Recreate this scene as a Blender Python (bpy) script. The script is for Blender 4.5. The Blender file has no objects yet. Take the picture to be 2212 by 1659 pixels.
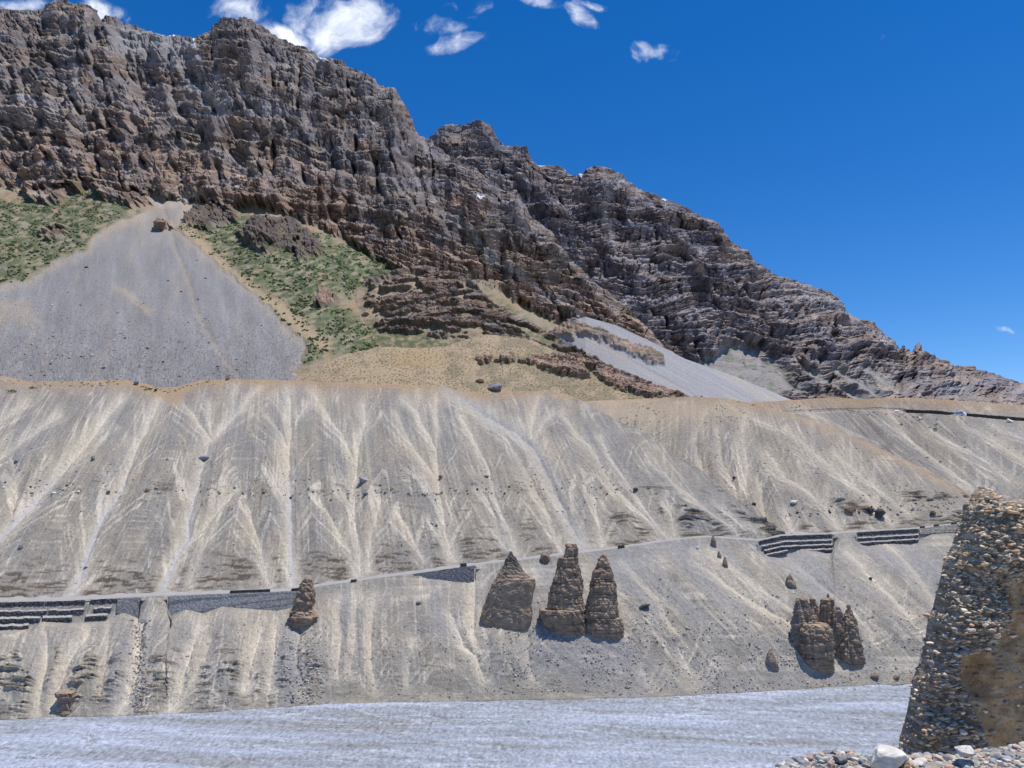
import bpy, math, random
import numpy as np
from mathutils import Vector

# ------------------------------------------------------------------ camera, light, exposure
scn = bpy.context.scene
F, CX, CY, HOR = 1598.0, 1106.0, 829.5, 1056.0
PITCH = math.atan((HOR - CY) / F)
cam_d = bpy.data.cameras.new("camera")
cam_d.sensor_width = 36.0
cam_d.lens = 36.0 * F / 2212.0
cam_d.clip_start = 0.05
cam_d.clip_end = 20000
cam = bpy.data.objects.new("camera", cam_d)
scn.collection.objects.link(cam)
cam.rotation_euler = (math.pi / 2 + PITCH, 0, 0)
scn.camera = cam

SUN_EL, SUN_AZ = math.radians(75), math.radians(88)
sd = Vector((math.sin(SUN_AZ) * math.cos(SUN_EL), math.cos(SUN_AZ) * math.cos(SUN_EL), math.sin(SUN_EL)))
sun_d = bpy.data.lights.new("sun", 'SUN')
sun_d.energy = 5.0
sun_d.angle = math.radians(0.53)
sun_d.color = (1.0, 0.93, 0.84)
sun = bpy.data.objects.new("sun", sun_d)
scn.collection.objects.link(sun)
sun.rotation_euler = sd.to_track_quat('Z', 'Y').to_euler()
sun.location = (0, 0, 300)

scn.view_settings.view_transform = 'Standard'
scn.view_settings.look = 'None'
scn.view_settings.exposure = 0.03
scn.view_settings.gamma = 1.0
scn.cycles.max_bounces = 5
scn.cycles.diffuse_bounces = 4

def ray(x, y):
    """direction through photo point (x, y on a 2212 px wide grid), scaled to depth 1"""
    x = np.asarray(x, dtype=np.float64); y = np.asarray(y, dtype=np.float64)
    u = (x - CX) / F; v = (CY - y) / F
    dy = math.cos(PITCH) - v * math.sin(PITCH)
    dz = math.sin(PITCH) + v * math.cos(PITCH)
    return np.stack(np.broadcast_arrays(u / dy, np.ones_like(dy), dz / dy), axis=-1)

def project(P):
    c, s = math.cos(PITCH), math.sin(PITCH)
    yc = P[..., 1] * c + P[..., 2] * s
    zc = -P[..., 1] * s + P[..., 2] * c
    return CX + F * P[..., 0] / yc, CY - F * zc / yc

# sky
world = bpy.data.worlds.new("World")
scn.world = world
world.use_nodes = True
wt = world.node_tree
for n in list(wt.nodes): wt.nodes.remove(n)
def wn(t, **k):
    n = wt.nodes.new(t)
    for a, b in k.items(): setattr(n, a, b)
    return n
def lk(a, b): wt.links.new(a, b)
def wmath(op, a, b=None, c=None, clamp=False):
    n = wn('ShaderNodeMath', operation=op); n.use_clamp = clamp
    for i, q in enumerate((a, b, c)):
        if q is None: continue
        if isinstance(q, (int, float)): n.inputs[i].default_value = q
        else: lk(q, n.inputs[i])
    return n.outputs[0]
out = wn('ShaderNodeOutputWorld')
bg = wn('ShaderNodeBackground'); bg.inputs['Strength'].default_value = 0.145
sky = wn('ShaderNodeTexSky', sky_type='NISHITA')
sky.sun_disc = False
sky.sun_elevation = SUN_EL; sky.sun_rotation = SUN_AZ
sky.altitude = 3800; sky.air_density = 1.25; sky.dust_density = 0.25; sky.ozone_density = 2.2
hs = wn('ShaderNodeHueSaturation'); hs.inputs['Saturation'].default_value = 1.395; hs.inputs['Hue'].default_value = 0.508; hs.inputs['Value'].default_value = 1.0
lk(sky.outputs[0], hs.inputs['Color'])
tc = wn('ShaderNodeTexCoord')
sep = wn('ShaderNodeSeparateXYZ'); lk(tc.outputs['Generated'], sep.inputs[0])
yy = wmath('MAXIMUM', sep.outputs[1], 0.02)
cu = wmath('DIVIDE', sep.outputs[0], yy); cv = wmath('DIVIDE', sep.outputs[2], yy)
comb = wn('ShaderNodeCombineXYZ'); lk(cu, comb.inputs[0]); lk(cv, comb.inputs[1])
wn1 = wn('ShaderNodeTexNoise'); wn1.inputs['Scale'].default_value = 6.0; wn1.inputs['Detail'].default_value = 4
lk(comb.outputs[0], wn1.inputs['Vector'])
wsub = wn('ShaderNodeVectorMath', operation='SUBTRACT'); lk(wn1.outputs['Color'], wsub.inputs[0]); wsub.inputs[1].default_value = (.5, .5, .5)
wmul = wn('ShaderNodeVectorMath', operation='MULTIPLY'); lk(wsub.outputs[0], wmul.inputs[0]); wmul.inputs[1].default_value = (.16, .12, 0)
wadd = wn('ShaderNodeVectorMath', operation='ADD'); lk(comb.outputs[0], wadd.inputs[0]); lk(wmul.outputs[0], wadd.inputs[1])
sw = wn('ShaderNodeSeparateXYZ'); lk(wadd.outputs[0], sw.inputs[0])
wn2 = wn('ShaderNodeTexNoise'); wn2.inputs['Scale'].default_value = 13.0; wn2.inputs['Detail'].default_value = 9; wn2.inputs['Roughness'].default_value = 0.62
lk(wadd.outputs[0], wn2.inputs['Vector'])
# cloud banks: centre x, y, half width, half height (photo grid), density, slant
CLOUDS = [(520, 20, 80, 55, 1.1, 0), (730, 35, 110, 85, 1.5, -.1), (625, 80, 75, 42, 1.15, .5), (685, 112, 30, 28, 1.1, .6), (790, 50, 55, 60, 1.0, 0),
          (60, 0, 75, 28, 1.2, 0), (190, 15, 65, 32, 1.2, .2), (245, 35, 25, 30, .8, .3),
          (1010, 98, 66, 26, 1.15, -.05), (965, 60, 70, 26, .8, .3), (1045, 65, 40, 40, .7, .9), (858, 103, 30, 20, .75, 0), (875, 215, 15, 14, .55, .4),
          (1150, 10, 70, 30, .95, .2), (1240, 35, 42, 34, .95, .5), (1290, 5, 70, 24, .85, 0), (1410, 100, 60, 30, 1.1, -.3), (1458, 100, 22, 26, .75, .3),
          (1935, 78, 38, 18, .66, -.6), (2147, 722, 32, 9, .85, 0), (975, 20, 30, 22, .5, .2)]
tot = None
for (x, y, hw, hh, amp, sl) in CLOUDS:
    d = ray(x, y)
    a, b = float(d[0]), float(d[2])
    dx = wmath('SUBTRACT', sw.outputs[0], a)
    dv = wmath('SUBTRACT', sw.outputs[1], b)
    dv = wmath('MULTIPLY_ADD', dx, sl, dv)
    ex = wmath('DIVIDE', dx, hw / F); ev = wmath('DIVIDE', dv, hh / F)
    r2 = wmath('MULTIPLY_ADD', ex, ex, wmath('MULTIPLY', ev, ev))
    m = wmath('MULTIPLY', wmath('SUBTRACT', 1.0, wmath('MULTIPLY', r2, .6), clamp=True), amp)
    tot = m if tot is None else wmath('MAXIMUM', tot, m)
nz = wmath('SUBTRACT', wn2.outputs['Fac'], .5)
dens = wmath('MULTIPLY_ADD', nz, 6.0, wmath('MULTIPLY', tot, 1.55))
dens = wmath('SUBTRACT', dens, .62)
gate = wmath('MULTIPLY', tot, 2.5, clamp=True)
mr = wn('ShaderNodeMapRange'); mr.interpolation_type = 'SMOOTHSTEP'
lk(dens, mr.inputs['Value']); mr.inputs['From Min'].default_value = 0.0; mr.inputs['From Max'].default_value = 2.3
fac = wmath('MULTIPLY', mr.outputs[0], gate)
mixc = wn('ShaderNodeMix', data_type='RGBA')
lk(fac, mixc.inputs['Factor']); lk(hs.outputs[0], mixc.inputs['A'])
mixc.inputs['B'].default_value = (7.6, 8.0, 8.7, 1)
lk(mixc.outputs['Result'], bg.inputs['Color']); lk(bg.outputs[0], out.inputs[0])

# ------------------------------------------------------------------ helpers
COL = scn.collection
def _h(ix, iy, seed):
    h = (ix.astype(np.uint32) * np.uint32(374761393) + iy.astype(np.uint32) * np.uint32(668265263) + np.uint32((seed * 2654435761) & 0xffffffff))
    h = (h ^ (h >> np.uint32(13))) * np.uint32(1274126177)
    return h ^ (h >> np.uint32(16))
def perlin(x, y, seed=0):
    x = np.asarray(x, np.float32); y = np.asarray(y, np.float32)
    x, y = np.broadcast_arrays(x, y)
    fx0 = np.floor(x); fy0 = np.floor(y)
    fx = x - fx0; fy = y - fy0
    ix = fx0.astype(np.int64); iy = fy0.astype(np.int64)
    u = fx * fx * fx * (fx * (fx * 6 - 15) + 10); v = fy * fy * fy * (fy * (fy * 6 - 15) + 10)
    def g(a, b, dx, dy):
        an = (_h(a, b, seed) & np.uint32(1023)).astype(np.float32) * np.float32(2 * math.pi / 1024)
        return np.cos(an) * dx + np.sin(an) * dy
    n00 = g(ix, iy, fx, fy); n10 = g(ix + 1, iy, fx - 1, fy)
    n01 = g(ix, iy + 1, fx, fy - 1); n11 = g(ix + 1, iy + 1, fx - 1, fy - 1)
    a = n00 + u * (n10 - n00); b = n01 + u * (n11 - n01)
    return (a + v * (b - a)) * 1.45
def fbm(x, y, o=4, seed=0, gain=.5):
    r = 0; a = 1; t = 0
    for i in range(o):
        r = r + a * perlin(np.asarray(x) * 2.03 ** i + 17.3 * i, np.asarray(y) * 2.03 ** i + 9.1 * i, seed + i); t += a; a *= gain
    return r / t
def ridged(x, y, o=4, seed=0, gain=.5):
    r = 0; a = 1; t = 0
    for i in range(o):
        n = 1 - np.abs(perlin(np.asarray(x) * 2.07 ** i + 5.3 * i, np.asarray(y) * 2.07 ** i + 3.1 * i, seed + i)) * 1.6
        r = r + a * n; t += a; a *= gain
    return r / t
def hash1(i, seed=0):
    i = np.asarray(i).astype(np.int64)
    return (_h(i, i * 0 + 7, seed) & np.uint32(65535)).astype(np.float32) / 65535.
def sstep(a, b, x):
    t = np.clip((x - a) / (b - a), 0, 1); return t * t * (3 - 2 * t)
def pl(pts, x):
    p = np.array(pts, float); return np.interp(x, p[:, 0], p[:, 1])
def seg_dist(x, y, pts):
    d = np.full(x.shape, 1e9, np.float32)
    for (a, b) in zip(pts[:-1], pts[1:]):
        ax, ay, bx, by = a[0], a[1], b[0], b[1]
        l2 = (bx - ax) ** 2 + (by - ay) ** 2 + 1e-9
        t = np.clip(((x - ax) * (bx - ax) + (y - ay) * (by - ay)) / l2, 0, 1)
        d = np.minimum(d, (x - ax - t * (bx - ax)) ** 2 + (y - ay - t * (by - ay)) ** 2)
    return np.sqrt(d)
def poly_sd(x, y, pts):
    """signed distance, positive inside"""
    d = seg_dist(x, y, pts + [pts[0]])
    inside = np.zeros(x.shape, bool)
    n = len(pts)
    for i in range(n):
        x1, y1 = pts[i]; x2, y2 = pts[(i + 1) % n]
        if y1 == y2: continue
        c = ((y1 > y) != (y2 > y)) & (x < (x2 - x1) * (y - y1) / (y2 - y1) + x1)
        inside ^= c
    return np.where(inside, d, -d)
def mixc3(A, B, t):
    t = t[..., None]; return A * (1 - t) + np.asarray(B) * t
C = lambda *a: np.array(a, np.float32)

def mesh_np(name, V, Fq, mat, col=None, smooth=False, parent=None, mat2=None, midx=None):
    me = bpy.data.meshes.new(name)
    V = np.ascontiguousarray(V, np.float32).reshape(-1, 3); Fq = np.ascontiguousarray(Fq, np.int32)
    k = Fq.shape[1]
    me.vertices.add(len(V)); me.vertices.foreach_set('co', V.ravel())
    me.loops.add(Fq.size); me.loops.foreach_set('vertex_index', Fq.ravel())
    me.polygons.add(len(Fq))
    me.polygons.foreach_set('loop_start', np.arange(0, Fq.size, k, dtype=np.int32))
    me.polygons.foreach_set('loop_total', np.full(len(Fq), k, np.int32))
    me.polygons.foreach_set('use_smooth', np.full(len(Fq), smooth))
    me.update(calc_edges=True)
    if col is not None:
        ca = me.color_attributes.new('Col', 'FLOAT_COLOR', 'POINT')
        c4 = np.ones((len(V), 4), np.float32); c4[:, :3] = np.clip(np.asarray(col).reshape(-1, 3), 0, 1)
        ca.data.foreach_set('color', c4.ravel())
    me.materials.append(mat)
    if mat2 is not None:
        me.materials.append(mat2); me.polygons.foreach_set('material_index', midx.astype(np.int32))
    o = bpy.data.objects.new(name, me)
    COL.objects.link(o)
    if parent is not None: o.parent = parent
    return o
def grid_faces(nr, nc):
    i = np.arange(nr * nc).reshape(nr, nc)
    return np.stack([i[:-1, :-1], i[:-1, 1:], i[1:, 1:], i[1:, :-1]], -1).reshape(-1, 4)
def grid(name, P, col, mat, smooth=True, mat2=None, m2=None):
    mi = None
    if mat2 is not None:
        mi = np.zeros((P.shape[0] - 1, P.shape[1] - 1), np.int32); k = min(m2.shape[0], P.shape[0]) - 1
        mi[:k] = m2[:k, :-1] > .5; mi = mi.ravel()
    return mesh_np(name, P.reshape(-1, 3), grid_faces(*P.shape[:2]), mat, col, smooth, None, mat2, mi)
def struct(o): o['kind'] = 'structure'; return o
def tag(o, label, cat, group=None, kind=None):
    o['label'] = label; o['category'] = cat
    if group: o['group'] = group
    o['kind'] = kind or 'thing'
    return o
def empty(name, loc):
    o = bpy.data.objects.new(name, None); o.location = loc; o.empty_display_size = .3
    COL.objects.link(o); return o

def vmat(name, scales, bumps, rough=.95, contrast=.25, tint=None, stretch=None):
    """vertex-colour albedo varied by object-space noise, with bump at the given scales"""
    m = bpy.data.materials.new(name); m.use_nodes = True
    t = m.node_tree; bs = t.nodes['Principled BSDF']
    bs.inputs['Roughness'].default_value = rough; bs.inputs['Specular IOR Level'].default_value = .12
    a = t.nodes.new('ShaderNodeAttribute'); a.attribute_name = 'Col'
    tcn = t.nodes.new('ShaderNodeTexCoord'); vec = tcn.outputs['Object']
    if stretch:
        mp = t.nodes.new('ShaderNodeMapping'); mp.inputs['Scale'].default_value = stretch
        t.links.new(vec, mp.inputs[0]); vec = mp.outputs[0]
    nrm = None; facs = []
    for s, b in zip(scales, bumps):
        n = t.nodes.new('ShaderNodeTexNoise'); n.inputs['Scale'].default_value = s; n.inputs['Detail'].default_value = 5; n.inputs['Roughness'].default_value = .65
        t.links.new(vec, n.inputs['Vector']); facs.append(n.outputs['Fac'])
        bn = t.nodes.new('ShaderNodeBump'); bn.inputs['Distance'].default_value = b; bn.inputs['Strength'].default_value = 1
        t.links.new(n.outputs['Fac'], bn.inputs['Height'])
        if nrm: t.links.new(nrm, bn.inputs['Normal'])
        nrm = bn.outputs[0]
    if nrm: t.links.new(nrm, bs.inputs['Normal'])
    cur = a.outputs['Color']
    for i, f in enumerate(facs):
        mr = t.nodes.new('ShaderNodeMapRange')
        mr.inputs['From Min'].default_value = .28; mr.inputs['From Max'].default_value = .72
        mr.inputs['To Min'].default_value = 1 - contrast; mr.inputs['To Max'].default_value = 1 + contrast
        t.links.new(f, mr.inputs['Value'])
        mx = t.nodes.new('ShaderNodeVectorMath'); mx.operation = 'SCALE'
        t.links.new(cur, mx.inputs[0]); t.links.new(mr.outputs[0], mx.inputs['Scale']); cur = mx.outputs[0]
    t.links.new(cur, bs.inputs['Base Color'])
    return m
def pmat(name, color, rough=.9, scale=None, bump=0, contrast=.3, metallic=0, spec=.2):
    m = bpy.data.materials.new(name); m.use_nodes = True
    t = m.node_tree; bs = t.nodes['Principled BSDF']
    bs.inputs['Roughness'].default_value = rough; bs.inputs['Specular IOR Level'].default_value = spec; bs.inputs['Metallic'].default_value = metallic
    bs.inputs['Base Color'].default_value = (*color, 1)
    if scale:
        tcn = t.nodes.new('ShaderNodeTexCoord')
        n = t.nodes.new('ShaderNodeTexNoise'); n.inputs['Scale'].default_value = scale; n.inputs['Detail'].default_value = 6
        t.links.new(tcn.outputs['Object'], n.inputs['Vector'])
        r = t.nodes.new('ShaderNodeValToRGB')
        r.color_ramp.elements[0].position = .3; r.color_ramp.elements[1].position = .7
        r.color_ramp.elements[0].color = (*[c * (1 - contrast) for c in color], 1)
        r.color_ramp.elements[1].color = (*[min(1, c * (1 + contrast)) for c in color], 1)
        t.links.new(n.outputs['Fac'], r.inputs[0]); t.links.new(r.outputs[0], bs.inputs['Base Color'])
        if bump:
            b = t.nodes.new('ShaderNodeBump'); b.inputs['Distance'].default_value = bump
            t.links.new(n.outputs['Fac'], b.inputs['Height']); t.links.new(b.outputs[0], bs.inputs['Normal'])
    return m

def stack(cols, keys):
    """keys: list of (P[cols,3], rows up to this key). Linear rows between successive key curves."""
    out = [keys[0][0][None]]
    for (a, _), (b, n) in zip(keys[:-1], keys[1:]):
        t = (np.arange(1, n + 1) / n)[:, None, None]
        out.append(a[None] * (1 - t) + b[None] * t)
    return np.concatenate(out, 0)
def smooth_rows(P, k):
    for _ in range(k):
        P[1:-1] = (P[:-2] + 2 * P[1:-1] + P[2:]) / 4
    return P
def normals(P):
    du = np.gradient(P, axis=1); dv = np.gradient(P, axis=0)
    n = np.cross(du, dv); n /= np.linalg.norm(n, axis=-1, keepdims=True) + 1e-9
    n *= np.where((n * np.array([0, -1, .8])).sum(-1, keepdims=True) < 0, -1, 1)
    return n
SHEETS = {}
def locate(sheet, x, y):
    P, x0, st = SHEETS[sheet]
    ci = int(np.clip(round((x - x0) / st), 0, P.shape[1] - 1))
    _, py = project(P[:, ci])
    return P[int(np.argmin(np.abs(py - y))), ci].astype(float)
# ------------------------------------------------------------------ materials of the ground
M_rock = vmat("mountain_rock", (.22, .9), (1.6, .5), contrast=.16)
M_hill = vmat("hill_soil", (.8, 3.), (.5, .2), contrast=.17)
M_scree = vmat("scree", (1.1, 5.0), (.25, .12), contrast=.15)
M_bed = vmat("riverbed_gravel", (1.6, 6.0), (.10, .06), contrast=.16, stretch=(1.1, .8, 1))
M_road = vmat("road_gravel", (1.0,), (.03,), contrast=.1)
M_hoodoo = vmat("hoodoo_silt", (.9, 4.5), (.35, .14), contrast=.22, stretch=(1, 1, 3.0))

# ------------------------------------------------------------------ key lines of the valley (photo grid)
ROAD = [(-140, 1303), (0, 1300), (150, 1297), (300, 1289), (480, 1282), (640, 1276), (700, 1265), (800, 1251), (900, 1238), (1000, 1224), (1100, 1212),
        (1200, 1201), (1290, 1190), (1400, 1175), (1480, 1164), (1530, 1160), (1640, 1168), (1690, 1157), (1800, 1153), (1850, 1149), (1980, 1142), (2070, 1131), (2212, 1115), (2400, 1095)]
BED = [(-140, 1557), (0, 1555), (150, 1548), (300, 1545), (500, 1535), (700, 1522), (900, 1518), (1100, 1512), (1250, 1510), (1400, 1506), (1600, 1497), (1800, 1483), (1970, 1477), (2212, 1470), (2400, 1465)]
ROADDEP = [(-140, 143), (0, 145), (1100, 163), (2212, 192), (2400, 198)]
FOOT = [(-140, 1364), (66, 1362), (82, 1338), (160, 1346), (235, 1341), (264, 1314), (300, 1335), (320, 1341), (345, 1332), (365, 1331), (401, 1310), (440, 1323), (480, 1303),
        (520, 1309), (600, 1317), (640, 1307), (652, 1274), (890, 1240), (960, 1247), (1022, 1254), (1030, 1221), (1632, 1168), (1648, 1186), (1662, 1196), (1690, 1207), (1702, 1201), (1718, 1186),
        (1735, 1179), (1762, 1182), (1785, 1192), (1797, 1191), (1801, 1153), (1848, 1149), (1853, 1163), (1874, 1176), (1899, 1170), (1936, 1170), (1965, 1174), (1983, 1169), (1988, 1153), (2080, 1146), (2212, 1128), (2400, 1100)]
BEDZ = -38.0
def road_out(x):
    return ray(x, pl(ROAD, x)) * pl(ROADDEP, x)[..., None]
def road_in(x):
    p = road_out(x).copy(); w = 4.6
    p[..., 1] += w; p[..., 0] += w * p[..., 0] / (p[..., 1] - w) ; return p
def bed_edge(x):
    r = ray(x, pl(BED, x)); return r * (BEDZ / r[..., 2])[..., None]
def foot(x):
    """foot of the walls below the road: where there is no wall it lies a little down the slope"""
    yf = pl(FOOT, x); yr = pl(ROAD, x); ro = road_out(x)
    inw = np.zeros(len(x), bool)
    for a_, b_ in ((-200, 303), (362, 652), (893, 1028), (1636, 1800), (1850, 1986), (1986, 2130)): inw |= (x >= a_) & (x <= b_)
    yf = np.where(inw, yf, yr)
    h0 = yf - yr
    tent = np.clip(1 - np.abs(x[:, None] - x[None]) / 60., 0, 1)
    yf = yr + np.maximum(h0, (h0[None] * tent).max(1))
    wall = sstep(3, 9, h0)
    # depth so that the drop is steep behind a wall, natural slope otherwise
    r1 = ray(x, np.maximum(yf, yr + 6)); k1 = (ro[..., 2] - 2.6 * ro[..., 1] ) / (r1[..., 2] - 2.6)
    r2 = ray(x, yr + 6.); be = bed_edge(x)
    s = (ro[..., 2] - be[..., 2]) / (ro[..., 1] - be[..., 1])
    k2 = (ro[..., 2] - s * ro[..., 1]) / (r2[..., 2] - s)
    rf = ray(x, np.where(wall > 0, np.maximum(yf, yr + 6), yr + 6))
    kn = (ro[..., 2] - s * ro[..., 1]) / (rf[..., 2] - s)
    ks = (ro[..., 2] - 2.6 * ro[..., 1]) / (rf[..., 2] - 2.6)
    global WALLSET
    WALLSET = wall * (ks - kn)
    return rf * kn[..., None]

GUL = [ # (points, strength, width) on the slope above the road
 ([(347, 857), (326, 913), (306, 951), (279, 1019), (265, 1066), (223, 1122), (194, 1195), (173, 1254), (147, 1300)], 1, 5),
 ([(265, 863), (215, 931), (171, 984), (126, 1036), (73, 1098), (29, 1142), (-20, 1190), (-100, 1260)], 1, 6),
 ([(256, 928), (206, 978), (160, 1000)], .5, 3), ([(132, 901), (59, 954), (0, 1001), (-80, 1060)], .6, 4), ([(60, 870), (-10, 930), (-80, 1000)], .6, 4),
 ([(397, 872), (426, 910), (453, 951)], .8, 4), ([(453, 872), (455, 951)], .6, 3), ([(559, 837), (515, 895), (470, 942), (456, 955)], .9, 4), ([(506, 831), (506, 895)], .7, 4),
 ([(453, 951), (444, 995), (432, 1034), (418, 1092), (407, 1136), (409, 1166), (379, 1216), (353, 1275)], 1, 5),
 ([(515, 1063), (482, 1095), (453, 1133), (412, 1175), (400, 1195)], .8, 3), ([(480, 1110), (462, 1150), (438, 1195), (409, 1262)], .6, 3),
 ([(623, 842), (626, 886), (629, 945), (623, 989), (626, 1078), (629, 1166), (632, 1262)], 1.1, 7),
 ([(582, 904), (612, 948), (622, 970)], .8, 3), ([(665, 876), (637, 924), (628, 950)], .7, 4), ([(600, 850), (622, 900)], .5, 4),
 ([(535, 1101), (553, 1151), (570, 1210), (579, 1262)], .8, 3),
 ([(675, 842), (706, 897), (744, 952), (761, 990), (771, 1014)], .8, 5), ([(785, 876), (790, 917), (775, 966), (771, 1014), (765, 1048), (768, 1151), (778, 1192), (775, 1245)], 1, 5),
 ([(747, 1075), (765, 1110)], .6, 3), ([(696, 1092), (723, 1137), (751, 1185), (768, 1222)], .6, 4),
 ([(871, 863), (902, 890), (912, 917), (933, 955), (943, 979), (946, 1031), (950, 1070), (960, 1134), (967, 1168), (977, 1205)], 1, 5),
 ([(943, 850), (943, 897), (948, 931), (943, 959), (943, 980)], .9, 3), ([(905, 845), (903, 885)], .6, 4), ([(857, 897), (891, 966), (926, 1014), (948, 1050)], .7, 5),
 ([(864, 1117), (895, 1168), (915, 1213)], .8, 3), ([(823, 1082), (813, 1127), (799, 1185), (795, 1233)], .7, 4),
 ([(998, 907), (1032, 966), (1053, 1014), (1068, 1060), (1080, 1110), (1101, 1151), (1114, 1195)], .9, 4), ([(960, 1060), (977, 1127), (967, 1165)], .5, 4), ([(1050, 1080), (1075, 1140), (1095, 1185)], .5, 3),
 ([(960, 836), (1008, 870), (1053, 904), (1111, 938), (1152, 972), (1180, 1024), (1197, 1065), (1224, 1117), (1241, 1151), (1262, 1192)], 1.6, 10),
 ([(1162, 856), (1152, 911), (1146, 950)], .9, 4), ([(1193, 897), (1162, 938), (1152, 965)], .7, 4), ([(1183, 952), (1173, 990)], .6, 3), ([(1214, 897), (1248, 938), (1283, 979), (1320, 1048), (1380, 1110), (1440, 1160)], .7, 4),
 ([(1296, 945), (1320, 993), (1351, 1041), (1395, 1107), (1432, 1152)], .8, 4), ([(1241, 1079), (1234, 1120)], .6, 3), ([(1283, 1075), (1293, 1134), (1300, 1182)], .9, 4),
 ([(1345, 1045), (1372, 1074), (1395, 1107)], .8, 3), ([(1442, 1098), (1457, 1158)], .6, 3), ([(1400, 1000), (1470, 1060), (1530, 1110), (1590, 1150)], .4, 4), ([(1540, 1085), (1590, 1130), (1640, 1160)], .4, 4),
 ([(1060, 905), (1100, 960), (1150, 1050), (1190, 1130), (1215, 1195)], .5, 6), ([(30, 1000), (40, 1080), (20, 1150)], .3, 4),
]
GULB = [([(1610, 900), (1605, 960), (1618, 1020), (1610, 1060)], .7, 4), ([(1489, 1020), (1566, 1104), (1607, 1145)], .5, 4), ([(1530, 890), (1500, 960), (1520, 1020)], .5, 4), ([(1648, 1050), (1648, 1083), (1657, 1145)], .7, 3),
        ([(1660, 980), (1700, 1040), (1736, 1059), (1783, 1101), (1810, 1140)], .7, 4), ([(1698, 1104), (1710, 1145)], .7, 3), ([(1420, 900), (1390, 940)], .4, 4), ([(1700, 930), (1780, 1000), (1870, 1080), (1930, 1130)], .6, 4),
        ([(1800, 980), (1880, 1050), (1960, 1110)], .6, 4), ([(1560, 870), (1620, 900), (1680, 930)], .3, 4), ([(1550, 930), (1560, 1000), (1590, 1060)], .4, 4)]
GULC = [([(1915, 880), (1975, 960), (2040, 1010), (2120, 1070)], .6, 4), ([(2015, 932), (2070, 965), (2115, 990), (2180, 1040)], .8, 3), ([(2100, 930), (2180, 980), (2260, 1030)], .5, 4), ([(1720, 880), (1800, 915), (1900, 960)], .4, 5), ([(2140, 920), (2230, 960)], .5, 4)]
GULL = [([(192, 1374), (154, 1426), (134, 1474), (113, 1530)], 1, 5), ([(100, 1374), (103, 1433), (93, 1484), (79, 1545)], .8, 4), ([(309, 1347), (305, 1398), (299, 1450), (281, 1501), (250, 1550)], 1.1, 8), ([(439, 1357), (422, 1391), (405, 1440), (388, 1501), (370, 1540)], .9, 6),
        ([(456, 1388), (429, 1453), (395, 1512)], .5, 4), ([(566, 1364), (549, 1416), (528, 1491)], .8, 6), ([(597, 1364), (590, 1433), (583, 1484)], .7, 5), ([(734, 1296), (737, 1381), (727, 1460)], .7, 6), ([(768, 1282), (768, 1398), (757, 1450)], .6, 6),
        ([(809, 1296), (802, 1381), (799, 1416), (813, 1491)], .7, 5), ([(898, 1381), (885, 1419), (881, 1484)], .7, 4), ([(974, 1330), (1001, 1398), (1029, 1419), (1046, 1471)], .9, 7), ([(1029, 1227), (1025, 1296), (1022, 1364), (1032, 1410)], .9, 8),
        ([(1142, 1381), (1138, 1409), (1149, 1460)], .8, 6), ([(660, 1330), (640, 1420), (650, 1500)], .5, 6), ([(1830, 1192), (1860, 1230), (1897, 1265), (1960, 1330)], .8, 5), ([(1500, 1215), (1600, 1290), (1700, 1350)], .6, 7), ([(1540, 1190), (1640, 1275), (1720, 1330)], .5, 5),
        ([(1700, 1210), (1800, 1290), (1880, 1370)], .4, 6), ([(1380, 1430), (1400, 1480)], .7, 4), ([(1470, 1410), (1500, 1480)], .7, 4), ([(240, 1330), (230, 1440), (222, 1500)], .3, 4), ([(1910, 1170), (1990, 1260), (2030, 1330)], .5, 5), ([(1350, 1220), (1420, 1300), (1450, 1360)], .4, 6)]

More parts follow.
